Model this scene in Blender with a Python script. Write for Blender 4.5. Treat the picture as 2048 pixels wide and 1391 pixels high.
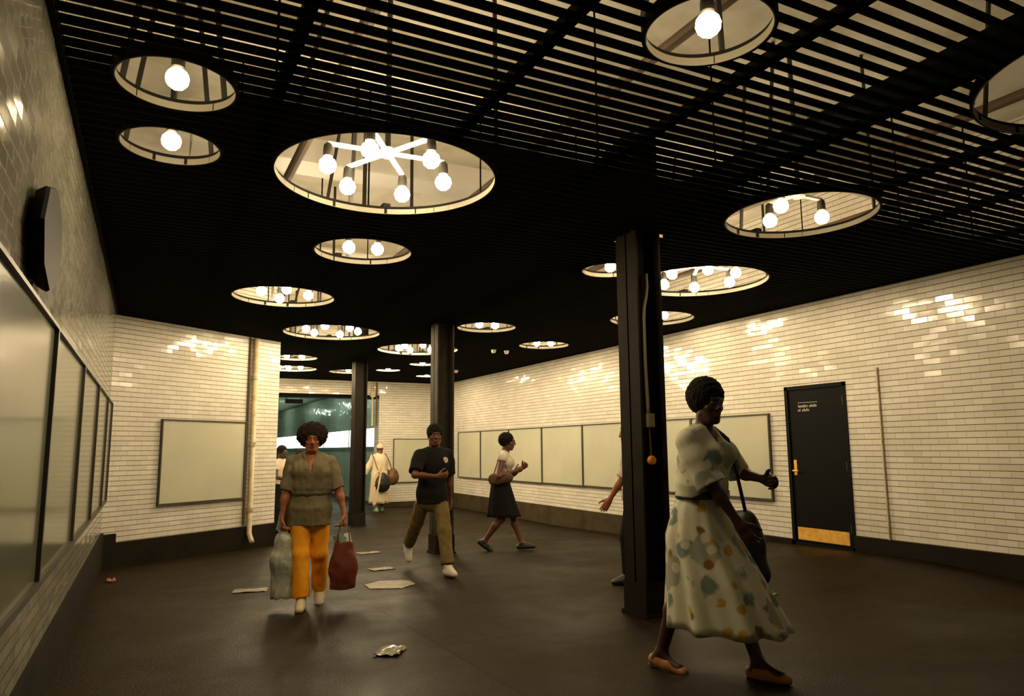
import bpy, bmesh, math, random
import numpy as np
from mathutils import Vector, Matrix
random.seed(7); rng=np.random.default_rng(7)
S=1.88; CZ=1.55                     # metres per calibration unit, camera height
scn=bpy.context.scene
C=scn.collection
for o in list(bpy.data.objects): bpy.data.objects.remove(o)
# ------------------------------------------------------------------ camera
PIT,ROL,YAW=math.radians(7.969),math.radians(-.4371),math.radians(26.794)
cd=bpy.data.cameras.new('camera'); cam=bpy.data.objects.new('camera',cd); C.objects.link(cam)
f0=Vector((math.sin(YAW),math.cos(YAW),0)); r0=Vector((math.cos(YAW),-math.sin(YAW),0)); U=Vector((0,0,1))
FW=f0*math.cos(PIT)+U*math.sin(PIT); U2=U*math.cos(PIT)-f0*math.sin(PIT)
RT=r0*math.cos(ROL)+U2*math.sin(ROL); UP=U2*math.cos(ROL)-r0*math.sin(ROL)
m=Matrix((RT,UP,-FW)).transposed().to_4x4(); m.translation=Vector((0,0,CZ)); cam.matrix_world=m
cd.sensor_width=36; cd.lens=1433.37/2048*36; cd.clip_start=.05; cd.clip_end=200
scn.camera=cam
# ------------------------------------------------------------------ world + exposure
w=bpy.data.worlds.new('world'); scn.world=w; w.use_nodes=True
w.node_tree.nodes['Background'].inputs[0].default_value=(.02,.018,.013,1)
w.node_tree.nodes['Background'].inputs[1].default_value=.3
vs=scn.view_settings; vs.view_transform='Standard'; vs.look='None'; vs.gamma=1; vs.exposure=0.0; vs.use_curve_mapping=False
BULB=168.0          # radiance of every lit globe
# ------------------------------------------------------------------ materials
def mat(name,col,rough=.6,metal=0,spec=.5,noise=None,bump=0,bscale=30,emit=None,coat=0,sss=0,alpha=1,sheen=0):
    m=bpy.data.materials.new(name); m.use_nodes=True; nt=m.node_tree; b=nt.nodes['Principled BSDF']
    b.inputs['Base Color'].default_value=(*col,1); b.inputs['Roughness'].default_value=rough
    b.inputs['Metallic'].default_value=metal; b.inputs['Specular IOR Level'].default_value=spec
    if coat: b.inputs['Coat Weight'].default_value=coat; b.inputs['Coat Roughness'].default_value=.05
    if sss: b.inputs['Subsurface Weight'].default_value=sss; b.inputs['Subsurface Radius'].default_value=(.01,.004,.002)
    if sheen: b.inputs['Sheen Weight'].default_value=sheen
    if emit: b.inputs['Emission Color'].default_value=(*emit[0],1); b.inputs['Emission Strength'].default_value=emit[1]
    if alpha<1: b.inputs['Alpha'].default_value=alpha
    tc=nt.nodes.new('ShaderNodeTexCoord')
    if noise:
        sc,c2,lo,hi=noise
        n=nt.nodes.new('ShaderNodeTexNoise'); n.inputs['Scale'].default_value=sc; n.inputs['Detail'].default_value=5
        nt.links.new(tc.outputs['Object'],n.inputs['Vector'])
        r=nt.nodes.new('ShaderNodeMapRange'); r.inputs[1].default_value=lo; r.inputs[2].default_value=hi
        nt.links.new(n.outputs[0],r.inputs[0])
        mx=nt.nodes.new('ShaderNodeMix'); mx.data_type='RGBA'; mx.inputs[6].default_value=(*col,1); mx.inputs[7].default_value=(*c2,1)
        nt.links.new(r.outputs[0],mx.inputs[0]); nt.links.new(mx.outputs[2],b.inputs['Base Color'])
    if bump:
        n=nt.nodes.new('ShaderNodeTexNoise'); n.inputs['Scale'].default_value=bscale; n.inputs['Detail'].default_value=4
        nt.links.new(tc.outputs['Object'],n.inputs['Vector'])
        bp=nt.nodes.new('ShaderNodeBump'); bp.inputs['Strength'].default_value=1; bp.inputs['Distance'].default_value=bump
        nt.links.new(n.outputs[0],bp.inputs['Height']); nt.links.new(bp.outputs[0],b.inputs['Normal'])
    return m
def brick_mat(name,tile,tile2,mortar):
    m=bpy.data.materials.new(name); m.use_nodes=True; nt=m.node_tree; N=nt.nodes.new; L=nt.links.new; b=nt.nodes['Principled BSDF']
    tc=N('ShaderNodeTexCoord'); sp=N('ShaderNodeSeparateXYZ'); cb=N('ShaderNodeCombineXYZ')
    L(tc.outputs['Object'],sp.inputs[0]); L(sp.outputs[0],cb.inputs[0]); L(sp.outputs[2],cb.inputs[1])
    def br(c1,c2,cm,sm=.12):
        t=N('ShaderNodeTexBrick'); t.offset=.5; t.squash=1
        t.inputs['Scale'].default_value=1; t.inputs['Mortar Size'].default_value=.0035; t.inputs['Mortar Smooth'].default_value=sm
        t.inputs['Bias'].default_value=0; t.inputs['Brick Width'].default_value=.2032; t.inputs['Row Height'].default_value=.0677
        t.inputs['Color1'].default_value=(*c1,1); t.inputs['Color2'].default_value=(*c2,1); t.inputs['Mortar'].default_value=(*cm,1)
        L(cb.outputs[0],t.inputs['Vector']); return t
    t=br(tile,tile2,tuple(.55*a+.45*b_ for a,b_ in zip(tile,mortar)))
    tc2=N('ShaderNodeTexBrick'); tc2.offset=0
    for kk,vv_ in (('Scale',1),('Mortar Size',.0045),('Mortar Smooth',.3),('Brick Width',900),('Row Height',.0677),('Color1',(1,1,1,1)),('Color2',(1,1,1,1)),('Mortar',(*[q/.75 for q in mortar],1))): tc2.inputs[kk].default_value=vv_
    sh=N('ShaderNodeVectorMath'); sh.operation='ADD'; sh.inputs[1].default_value=(200,0,0); L(cb.outputs[0],sh.inputs[0]); L(sh.outputs[0],tc2.inputs['Vector'])
    ml=N('ShaderNodeMix'); ml.data_type='RGBA'; ml.blend_type='MULTIPLY'; ml.inputs[0].default_value=1; L(t.outputs['Color'],ml.inputs[6]); L(tc2.outputs['Color'],ml.inputs[7])
    # soft dirt
    n=N('ShaderNodeTexNoise'); n.inputs['Scale'].default_value=1.3; n.inputs['Detail'].default_value=6; L(tc.outputs['Object'],n.inputs['Vector'])
    r=N('ShaderNodeMapRange'); r.inputs[1].default_value=.35; r.inputs[2].default_value=.75; r.inputs[3].default_value=1; r.inputs[4].default_value=.86; L(n.outputs[0],r.inputs[0])
    mx=N('ShaderNodeMix'); mx.data_type='RGBA'; mx.blend_type='MULTIPLY'; mx.inputs[0].default_value=1
    cr=N('ShaderNodeCombineColor'); [L(r.outputs[0],cr.inputs[i]) for i in range(3)]
    L(ml.outputs[2],mx.inputs[6]); L(cr.outputs[0],mx.inputs[7]); L(mx.outputs[2],b.inputs['Base Color'])
    rr=N('ShaderNodeMapRange'); rr.inputs[3].default_value=.13; rr.inputs[4].default_value=.7; L(t.outputs['Fac'],rr.inputs[0]); L(rr.outputs[0],b.inputs['Roughness'])
    # each glazed brick sits a little out of plane: random tilt of its normal
    g=br((0,0,0),(1,1,1),(.5,.5,.5),0)
    wn=N('ShaderNodeTexWhiteNoise'); wn.noise_dimensions='1D'; L(g.outputs['Color'],wn.inputs['W'])
    s1=N('ShaderNodeVectorMath'); s1.operation='SUBTRACT'; L(wn.outputs['Color'],s1.inputs[0]); s1.inputs[1].default_value=(.5,.5,.5)
    s2=N('ShaderNodeVectorMath'); s2.operation='SCALE'; L(s1.outputs[0],s2.inputs[0]); s2.inputs['Scale'].default_value=.07
    bp=N('ShaderNodeBump'); bp.inputs['Distance'].default_value=.002; bp.inputs['Strength'].default_value=.6; bp.invert=True
    L(t.outputs['Fac'],bp.inputs['Height'])
    n2=N('ShaderNodeTexNoise'); n2.inputs['Scale'].default_value=9; n2.inputs['Detail'].default_value=2; L(tc.outputs['Object'],n2.inputs['Vector'])
    b2=N('ShaderNodeBump'); b2.inputs['Distance'].default_value=.0022; b2.inputs['Strength'].default_value=.6; L(n2.outputs[0],b2.inputs['Height']); L(b2.outputs[0],bp.inputs['Normal'])
    ad=N('ShaderNodeVectorMath'); ad.operation='ADD'; L(bp.outputs[0],ad.inputs[0]); L(s2.outputs[0],ad.inputs[1])
    nm=N('ShaderNodeVectorMath'); nm.operation='NORMALIZE'; L(ad.outputs[0],nm.inputs[0]); L(nm.outputs[0],b.inputs['Normal'])
    return m
M={}
M['brick_grey']=brick_mat('darker grey glazed brick',(.36,.35,.28),(.31,.30,.24),(.12,.10,.06))  # same brick in a darker, greyer tone, left wall only
M['brick']=brick_mat('white glazed brick',(.80,.77,.69),(.70,.67,.58),(.16,.11,.06))
M['teal']=brick_mat('teal tile',(.50,.58,.50),(.47,.54,.47),(.30,.36,.31))
M['black']=mat('black ceiling paint',(.0045,.004,.003),.8,spec=.08)
M['carrier']=mat('dark carrier paint',(.006,.0055,.0045),.8,spec=.1)
M['slab']=mat('whitewashed concrete',(.74,.71,.60),.9,noise=(2.2,(.50,.45,.34),.45,.75))
M['beam']=mat('dark beam paint',(.004,.0035,.003),.8,spec=.08)
M['duct']=mat('pale duct',(.72,.70,.64),.5)
M['rim']=mat('cream rim enamel',(.11,.10,.07),.6)
M['arm']=mat('white fixture arm',(.85,.82,.74),.35)
M['dark']=mat('dark metal',(.02,.018,.014),.5)
M['column']=mat('brown black column paint',(.018,.013,.008),.6,spec=.1,noise=(6,(.012,.009,.0055),.4,.65))
M['column_lit']=mat('lit brown column paint',(.050,.040,.026),.6,spec=.12,noise=(6,(.035,.028,.018),.4,.65))  # light falling on the middle column, painted in as a paler tone
M['globe']=mat('lit globe',(.9,.85,.7),.3,emit=((1,.77,.46),BULB))
M['globe_far']=mat('stronger lit globe',(.9,.85,.7),.3,emit=((1,.77,.46),BULB*2.4))
M['globe_dim']=mat('weaker lit globe',(.9,.85,.7),.3,emit=((1,.75,.42),BULB*.33))
M['globe_off']=mat('unlit globe',(.5,.47,.4),.2)
M['base']=mat('grimy concrete base',(.062,.046,.024),.8,spec=.15,noise=(3,(.035,.026,.014),.4,.7),bump=.003)
M['darkbase']=mat('dark base paint',(.017,.013,.008),.8,spec=.1,noise=(3,(.010,.008,.005),.4,.7))
M['door']=mat('black door paint',(.0028,.003,.0025),.6,spec=.12)
M['brass']=mat('worn brass',(.95,.55,.10),.5,metal=.3,noise=(14,(.75,.38,.06),.4,.7))
M['frame']=mat('dark panel frame',(.05,.045,.033),.45)
M['board']=mat('faded cream green board',(.56,.56,.43),.16,noise=(.9,(.48,.49,.38),.4,.7))
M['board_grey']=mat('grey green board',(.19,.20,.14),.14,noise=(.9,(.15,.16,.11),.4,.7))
M['pipe']=mat('cream painted pipe',(.62,.52,.33),.5,noise=(8,(.42,.32,.18),.45,.7))
M['rust']=mat('rusty conduit',(.10,.065,.035),.7)
M['conduit']=mat('dull yellow conduit',(.22,.19,.10),.5)
M['orange']=mat('orange disc',(.72,.26,.03),.4)
M['redspark']=mat('small orange dot',(.45,.12,.04),.35)
M['paper']=mat('dirty paper',(.22,.19,.115),.6,noise=(9,(.14,.12,.07),.4,.7))
M['white']=mat('white scrap',(.8,.77,.68),.4)
M['wet']=mat('puddle reflection',(.30,.29,.24),.12,spec=.8)  # glint of a puddle, put into a pale glossy colour
M['tealscrap']=mat('teal scrap',(.2,.32,.25),.5)
M['lettering']=mat('pale lettering',(.62,.60,.46),.5)
M['lightband']=mat('backlit white panel',(.8,.85,.82),.5,emit=((.80,1,.88),4.5))
M['greenceil']=mat('green plaster',(.30,.36,.19),.6,noise=(1.2,(.20,.27,.14),.4,.65))
M['tube']=mat('fluorescent tube',(.9,.95,.9),.4,emit=((.80,1,.80),90.0))
def floor_mat():
    m=bpy.data.materials.new('worn dark floor'); m.use_nodes=True; nt=m.node_tree; N=nt.nodes.new; L=nt.links.new; b=nt.nodes['Principled BSDF']
    tc=N('ShaderNodeTexCoord')
    n=N('ShaderNodeTexNoise'); n.inputs['Scale'].default_value=.7; n.inputs['Detail'].default_value=9; n.inputs['Roughness'].default_value=.65; L(tc.outputs['Object'],n.inputs[0])
    cr=N('ShaderNodeValToRGB'); e=cr.color_ramp.elements; e[0].position=.32; e[0].color=(.0095,.0058,.0014,1); e[1].position=.72; e[1].color=(.028,.0180,.0050,1); L(n.outputs[0],cr.inputs[0])
    n2=N('ShaderNodeTexNoise'); n2.inputs['Scale'].default_value=60; n2.inputs['Detail'].default_value=3; L(tc.outputs['Object'],n2.inputs[0])
    r=N('ShaderNodeMapRange'); r.inputs[1].default_value=.3; r.inputs[2].default_value=.7; r.inputs[3].default_value=.65; r.inputs[4].default_value=1.2; L(n2.outputs[0],r.inputs[0])
    sc=N('ShaderNodeVectorMath'); sc.operation='SCALE'; L(cr.outputs[0],sc.inputs[0]); L(r.outputs[0],sc.inputs['Scale'])
    # expansion joints of the slabs
    bt=N('ShaderNodeTexBrick'); bt.offset=0; bt.inputs['Scale'].default_value=1; bt.inputs['Brick Width'].default_value=3.76; bt.inputs['Row Height'].default_value=3.9
    bt.inputs['Mortar Size'].default_value=.012; bt.inputs['Color1'].default_value=(1,1,1,1); bt.inputs['Color2'].default_value=(.9,.9,.9,1); bt.inputs['Mortar'].default_value=(.3,.3,.3,1)
    mp=N('ShaderNodeMapping'); mp.inputs['Location'].default_value=(1.8,-1.15,0); L(tc.outputs['Object'],mp.inputs[0]); L(mp.outputs[0],bt.inputs['Vector'])
    mm=N('ShaderNodeVectorMath'); mm.operation='MULTIPLY'; L(sc.outputs[0],mm.inputs[0]); L(bt.outputs['Color'],mm.inputs[1]); L(mm.outputs[0],b.inputs['Base Color'])
    r3=N('ShaderNodeMapRange'); r3.inputs[1].default_value=.35; r3.inputs[2].default_value=.65; r3.inputs[3].default_value=.42; r3.inputs[4].default_value=.7; L(n.outputs[0],r3.inputs[0]); L(r3.outputs[0],b.inputs['Roughness'])
    b.inputs['Specular IOR Level'].default_value=.09
    bp=N('ShaderNodeBump'); bp.inputs['Distance'].default_value=.004; L(n2.outputs[0],bp.inputs['Height']); L(bp.outputs[0],b.inputs['Normal'])
    return m
M['floor']=floor_mat()
# ------------------------------------------------------------------ object helpers
def tag(o,label=None,cat=None,group=None,kind=None):
    if label: o['label']=label
    if cat: o['category']=cat
    if group: o['group']=group
    if kind: o['kind']=kind
    return o
def empty(name,loc,rz=0):
    o=bpy.data.objects.new(name,None); o.empty_display_size=.1; C.objects.link(o); o.location=loc; o.rotation_euler=(0,0,rz); return o
class MB:
    def __init__(s): s.bm=bmesh.new()
    def box(s,x0,x1,y0,y1,z0,z1,bevel=0):
        v=[s.bm.verts.new((x,y,z)) for x in (x0,x1) for y in (y0,y1) for z in (z0,z1)]
        for f in ((0,1,3,2),(4,6,7,5),(0,4,5,1),(2,3,7,6),(0,2,6,4),(1,5,7,3)): s.bm.faces.new([v[i] for i in f])
        if bevel:
            es={e for w_ in v for e in w_.link_edges}
            bmesh.ops.bevel(s.bm,geom=list(es),offset=bevel,segments=2,affect='EDGES')
        return s
    def tube(s,pts,r,n=12,caps=True,flat=None):
        pts=[Vector(p) for p in pts]; rs=r if isinstance(r,(list,tuple)) else [r]*len(pts)
        rings=[];prev=None
        for i,p in enumerate(pts):
            d=(pts[min(i+1,len(pts)-1)]-pts[max(i-1,0)]).normalized()
            if prev is None: a=d.orthogonal().normalized()
            else: a=(prev-d*prev.dot(d)).normalized()
            prev=a; b=d.cross(a)
            rings.append([s.bm.verts.new(p+(a*math.cos(2*math.pi*k/n)+b*math.sin(2*math.pi*k/n))*rs[i]) for k in range(n)])
        for A,B in zip(rings[:-1],rings[1:]):
            for k in range(n): s.bm.faces.new((A[k],A[(k+1)%n],B[(k+1)%n],B[k]))
        if caps: s.bm.faces.new(rings[0][::-1]); s.bm.faces.new(rings[-1])
        return s
    def lathe(s,prof,c=(0,0,0),n=48,close=False):
        rings=[]
        for r,z in prof:
            if r<1e-6: rings.append([s.bm.verts.new((c[0],c[1],c[2]+z))])
            else: rings.append([s.bm.verts.new((c[0]+r*math.cos(2*math.pi*k/n),c[1]+r*math.sin(2*math.pi*k/n),c[2]+z)) for k in range(n)])
        pr=list(zip(rings[:-1],rings[1:]))
        if close: pr.append((rings[-1],rings[0]))
        for A,B in pr:
            for k in range(n):
                a=[A[k%len(A)],A[(k+1)%len(A)],B[(k+1)%len(B)],B[k%len(B)]]
                a=[x for i,x in enumerate(a) if x not in a[:i]]
                if len(a)>=3: s.bm.faces.new(a)
        return s
    def bar(s,a,b,w_,h):
        a,b=Vector(a),Vector(b); d=(b-a).normalized(); x=d.cross(U if abs(d.z)<.9 else Vector((0,1,0))).normalized()*w_/2; z=x.normalized().cross(d)*h/2
        v=[s.bm.verts.new(p+q) for p in (a,b) for q in (x+z,x-z,-x-z,-x+z)]
        for f in ((0,3,2,1),(4,5,6,7),(0,1,5,4),(1,2,6,5),(2,3,7,6),(3,0,4,7)): s.bm.faces.new([v[i] for i in f])
        return s
    def build(s,name,m,parent=None,smooth=False,loc=None,rz=0):
        bmesh.ops.recalc_face_normals(s.bm,faces=s.bm.faces[:])
        me=bpy.data.meshes.new(name); s.bm.to_mesh(me); s.bm.free()
        for mm in (m if isinstance(m,list) else [m]): me.materials.append(mm)
        o=bpy.data.objects.new(name,me); C.objects.link(o)
        if smooth:
            for p in me.polygons: p.use_smooth=True
        if parent: o.parent=parent
        if loc is not None: o.location=loc
        if rz: o.rotation_euler=(0,0,rz)
        return o
def sm(t): t=min(1,max(0,t)); return t*t*(3-2*t)
def fz(x,y):
    z=max(.2716-.024*y,-.0397)
    return z+.165*sm((x-5.9)/1.5)*sm((9.6-y)/2.3)*sm((y-3.2)/2.4)
# ------------------------------------------------------------------ structure
XL,XR=-.489,7.71; YB,YF=-3.0,19.74; CEI=CZ+S; SLAB=4.84
A2=Vector((-.4925,11.18)); uF=Vector((.8161,.5779)); FL=3.0363; CRN=A2+uF*FL     # facing wall
def wall(name,p0,p1,z0,z1,holes=(),m='brick',thick=.22,side=1):
    """wall from p0 to p1; its own x runs along it, its +y side is the back"""
    p0,p1=Vector(p0),Vector(p1); d=p1-p0; L_=d.length; ang=math.atan2(d.y,d.x)
    mb=MB(); xs=sorted({0,L_,*[h[0] for h in holes],*[h[1] for h in holes]})
    for a,b in zip(xs[:-1],xs[1:]):
        hs=[h for h in holes if h[0]<=a+1e-6 and h[1]>=b-1e-6]
        z=z0
        for h in hs:
            if h[2]>z: mb.box(a,b,0,thick*side,z,h[2])
            z=h[3]
        mb.box(a,b,0,thick*side,z,z1)
    o=mb.build(name,M[m],loc=(p0.x,p0.y,0),rz=ang); tag(o,kind='structure'); return o
ZB=-.25
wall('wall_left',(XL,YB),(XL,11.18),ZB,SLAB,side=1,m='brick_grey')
wall('wall_left',tuple(A2),tuple(CRN),ZB,SLAB,side=1)
wall('wall_left',tuple(CRN+Vector((0,.0))),(CRN.x,YF),ZB,SLAB,side=1)
OPX0,OPX1,OPZ=2.0,5.76,3.06
wall('wall_back',(CRN.x,YF),(XR,YF),ZB,SLAB,holes=[(OPX0-CRN.x,OPX1-CRN.x,ZB,OPZ)],side=1,thick=.45)
DY0,DY1,DZ0,DZ1=6.075,7.04,.287,2.345
wall('wall_right',(XR,YF+.45),(XR,YB),ZB,SLAB,holes=[(YF+.45-DY1,YF+.45-DY0,DZ0-.3,DZ1)],side=1)
wall('wall_front',(XR,YB),(XL,YB),ZB,SLAB,side=1)
# floor: gentle slope, one sheet with a body
def floor():
    bm=bmesh.new(); nx,ny=48,110; x0,x1,y0,y1=-.7,8.0,-3.2,40.0; g={}
    for i in range(nx+1):
        for j in range(ny+1):
            x=x0+(x1-x0)*i/nx; y=y0+(y1-y0)*j/ny; g[i,j]=bm.verts.new((x,y,fz(x,y)))
    for i in range(nx):
        for j in range(ny): bm.faces.new((g[i,j],g[i+1,j],g[i+1,j+1],g[i,j+1]))
    me=bpy.data.meshes.new('floor'); bm.to_mesh(me); bm.free(); me.materials.append(M['floor'])
    for p in me.polygons: p.use_smooth=True
    o=bpy.data.objects.new('floor',me); C.objects.link(o); tag(o,kind='structure')
floor()
MB().box(-.7,8,-3.2,YF+.45,SLAB,SLAB+.2).build('ceiling',M['slab']); tag(C.objects['ceiling'],kind='structure')
# openings / fixtures: name:(x,y,r,[bulb angles deg],ring r) in units
FX={
'A':(.745,2.499,.405,[-2.5+60*k for k in range(6)],.22),
'B':(.017,2.077,.154,[0],0),'C':(.014,2.529,.154,[0],0),
'D':(.93,3.522,.244,[-8,166],.072),
'E':(2.511,2.149,.318,[-169,101,1],.145),
'F':(1.165,1.231,.154,[0],0),
'G':(2.967,3.319,.405,[-173,115,-119,-68,-3,56],.235),
'H':(.749,4.821,.324,[-163,-93,91,-11],.155),
'I':(1.367,6.154,.405,[180,-118,-61,-8,59,121],.22),
'J':(2.472,5.366,.244,[-168,-20],.073),'K':(3.42,6.079,.244,[157,-25],.068),
'L':(2.40,6.875,.405,[150,95,-150,-95,-35,30],.20),
'M':(2.299,3.302,.160,[0],0),'N':(3.486,4.461,.324,[70,190,-50],.10),
'P':(1.38,8.02,.244,[175,-5],.08),
'Q':(1.52,9.133,.324,[160,85,-110,-14],.13),
'R':(2.27,9.2,.244,[0],0),'S':(2.688,8.832,.154,[0],0),'T':(2.87,8.05,.154,[0],0),'V':(3.40,9.35,.154,[0],0),
'W':(2.358,.838,.405,[],.22)}
COLS=[(3.90,5.16),(3.98,10.26),(4.05,15.40)]
CUT=[(v[0]*S,v[1]*S,v[2]*S) for v in FX.values()]
def xmin(y):
    if y<11.18: return XL
    if y>CRN.y: return CRN.x
    return A2.x+(y-A2.y)*uF.x/uF.y
def segs(y,x0,x1,pad=.0,cols=True):
    cuts=[]
    for cx,cy,r in CUT:
        d=(r+pad)**2-(y-cy)**2
        if d>0: d=math.sqrt(d); cuts.append((cx-d,cx+d))
    if cols:
        for cx,cy in COLS:
            if abs(y-cy)<.19: cuts.append((cx-.19,cx+.19))
    cuts.sort(); out=[];a=x0
    for c0,c1 in cuts:
        if c0>a: out.append((a,min(c0,x1)))
        a=max(a,c1)
    if a<x1: out.append((a,x1))
    return [(p,q) for p,q in out if q-p>.02]
PITCH,SW,SD=.1006,.013,.042
mb=MB(); y=YB+.05
yoff=1.392*S
k0=math.ceil((YB+.03-yoff)/PITCH)
while True:
    y=yoff+k0*PITCH; k0+=1
    if y>YF-.03: break
    for a,b in segs(y,xmin(y)+.01,XR-.01): mb.box(a,b,y-SW,y,CEI,CEI+SD)
o=mb.build('ceiling',M['black']); tag(o,kind='structure')
# carriers above the slats (run along the room)
ti=0
def trim(mb,m,name='trim'):
    global ti; ti+=1
    o=mb.build('%s_%d'%(name,ti),M[m]); tag(o,kind='structure'); return o
for k in range(-1,6):
    xc=(.862+.577*k)*S
    cuts=[]
    for cx,cy,r in CUT:
        d=(r+.01)**2-(xc-cx)**2
        if d>0: d=math.sqrt(d); cuts.append((cy-d,cy+d))
    cuts.sort(); a=YB+.02; mb=MB()
    end=YF-.02 if xc>CRN.x else (A2.y+(xc-A2.x)*uF.y/uF.x-.03)
    for c0,c1 in cuts+[(end,end)]:
        c0=min(c0,end)
        if c0>a: mb.box(xc-.03,xc+.03,a,c0,CEI+SD,CEI+SD+.05)
        a=max(a,c1)
        if a>=end: break
    for yy in np.arange(-2,min(end,18),2.0):
        if all(abs(yy-cy)>r or abs(xc-cx)>r for cx,cy,r in CUT): mb.tube([(xc,yy,CEI+SD+.05),(xc,yy,SLAB)],.008,6)
    trim(mb,'carrier')
for a_,b_ in (((XL,YB),(XL,11.18)),(tuple(A2),tuple(CRN)),((CRN.x,CRN.y),(CRN.x,YF)),((XR,YF),(XR,YB))):
    p0,p1=Vector(a_),Vector(b_); d=p1-p0
    ti+=1; o=MB().box(0,d.length,-.03,-.002,CEI-.004,CEI+.05).build('edge_%d'%ti,M['black'],loc=(p0.x,p0.y,0),rz=math.atan2(d.y,d.x)); o.name='trim_%d'%ti; tag(o,kind='structure')
# main girder over the column line, cross girders on the columns, pale duct
mb=MB(); gx=3.99
mb.box(gx-.17,gx+.17,YB+.02,YF-.02,3.66,3.72); trim(mb,'beam')
for cx,cy in COLS:
    for yy in (cy,):
        mb=MB(); x0=xmin(yy)+.02
        mb.box(x0,XR-.02,yy-.13,yy+.13,4.40,4.43).box(x0,XR-.02,yy-.015,yy+.015,4.43,4.81).box(x0,XR-.02,yy-.13,yy+.13,4.81,4.838); trim(mb,'slab')
mb=MB(); mb.box(.2,3.75,6.92,7.32,4.37,4.62,.01); trim(mb,'duct')
for xx,z in ((1.0,4.0),(2.9,4.15),(5.6,4.1),(6.6,3.95)):
    if xx>CRN.x: mb=MB().tube([(xx,YB+.05,z),(xx,YF-.05,z)],.04,10)
    else: mb=MB().tube([(xx,YB+.05,z),(xx,11.9,z)],.04,10)
    trim(mb,'rust')
# baseboards
def baseb(name,p0,p1,z1,m='base',t=.03):
    p0,p1=Vector(p0),Vector(p1); d=p1-p0; ang=math.atan2(d.y,d.x)
    o=MB().box(0,d.length,-t,.0,ZB,z1).build(name,M[m],loc=(p0.x,p0.y,0),rz=ang); tag(o,kind='structure')
baseb('baseboard_left',(XL,YB),(XL,11.18),.475,'darkbase')
baseb('baseboard_left',tuple(A2),tuple(A2+uF*.20),.452,'darkbase')
baseb('baseboard_left',tuple(A2+uF*.20),tuple(CRN),.332,'darkbase')
baseb('baseboard_left',(CRN.x,CRN.y),(CRN.x,YF),.332,'darkbase')
baseb('baseboard_right',(XR,YF),(XR,9.4),.335)
baseb('baseboard_right',(XR,9.4),(XR,DY1),.335,'darkbase')
baseb('baseboard_right',(XR,DY0),(XR,YB),.471,'darkbase')
baseb('baseboard_back',(OPX1,YF),(XR,YF),.10,'base')
baseb('baseboard_front',(XR,YB),(XL,YB),.471,'darkbase')
# opening lintel
mb=MB().box(OPX0+.01,OPX1-.01,YF-.02,YF+.47,OPZ-.09,OPZ-.001); trim(mb,'beam')
# ------------------------------------------------------------------ door in the right wall
def door():
    fr=MB(); x=XR
    fr.box(x-.012,x+.12,DY0,DY0+.05,DZ0,DZ1).box(x-.012,x+.12,DY1-.05,DY1,DZ0,DZ1).box(x-.012,x+.12,DY0,DY1,DZ1-.05,DZ1).box(x-.012,x+.12,DY0,DY1,DZ0-.3,DZ0+.03)
    d=empty('door_1',(x,(DY0+DY1)/2,DZ0)); tag(d,kind='structure')
    def par(o):
        o.parent=d; o.matrix_parent_inverse=Matrix.Translation(-Vector(d.location)); return o
    par(fr.build('door_frame',M['door']))
    par(MB().box(x+.005,x+.055,DY0+.055,DY1-.055,DZ0+.035,DZ1-.055,.004).build('door_leaf',M['door']))
    k=par(MB().box(x+.0015,x+.006,DY0+.095,DY1-.085,DZ0+.055,DZ0+.215,.001).build('kick_plate',M['brass'])); k['label']='brass kick plate'
    h=MB().box(x-.002,x+.006,DY1-.135,DY1-.085,1.17,1.37,.003)
    h.tube([(x-.001,DY1-.11,1.23),(x-.05,DY1-.11,1.23),(x-.055,DY1-.16,1.23),(x-.055,DY1-.2,1.228)],.011,10)
    h=par(h.build('door_handle',M['brass'],smooth=False)); h['label']='brass lever handle on a plate'
    hg=MB()
    for z in (2.12,1.3,.55): hg.tube([(x-.004,DY0+.052,z-.055),(x-.004,DY0+.052,z+.055)],.009,8)
    par(hg.build('hinge',M['rust']))
    # small two-line notice under a rule, letters too small to read
    t=MB(); r=random.Random(5); x1=x+.0042; 
    t.box(x1-.0012,x1+.002,6.515,6.835,2.118,2.123)
    def line(y0,y1,z,words):
        yy=y0
        for wd in words:
            for _ in range(wd):
                hh=r.choice((.026,.028,.038,.038))
                wdt=.017
                t.box(x1-.0012,x1+.002,yy-wdt,yy-wdt+.006,z,z+hh)
                t.box(x1-.0012,x1+.002,yy-wdt,yy-.002,z+(hh if r.random()<.5 else .024)-.007,z+(hh if r.random()<.5 else .024))
                if r.random()<.6: t.box(x1-.0012,x1+.002,yy-.006,yy,z,z+.024)
                if r.random()<.5: t.box(x1-.0012,x1+.002,yy-wdt,yy,z,z+.006)
                yy-=.024
            yy-=.02
    line(6.835,6.5,2.058,(7,5)); line(6.835,6.6,2.005,(2,5))
    s=par(t.build('door_notice',M['lettering'])); s['label']='small pale two-line lettering under a thin rule'
door()
MB().box(XR-.16,XR-.031,DY0-.02,DY1+.02,.05,DZ0-.02,.01).build('door_sill',M['base']); tag(C.objects['door_sill'],'worn concrete step under the black door','step')
# thin painted conduit right of the door
o=MB().tube([(XR-.014,5.62,.472),(XR-.014,5.62,2.47)],.0125,8).build('conduit',M['pipe']); tag(o,'thin painted conduit running up the white brick wall right of the black door','conduit')
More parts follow.
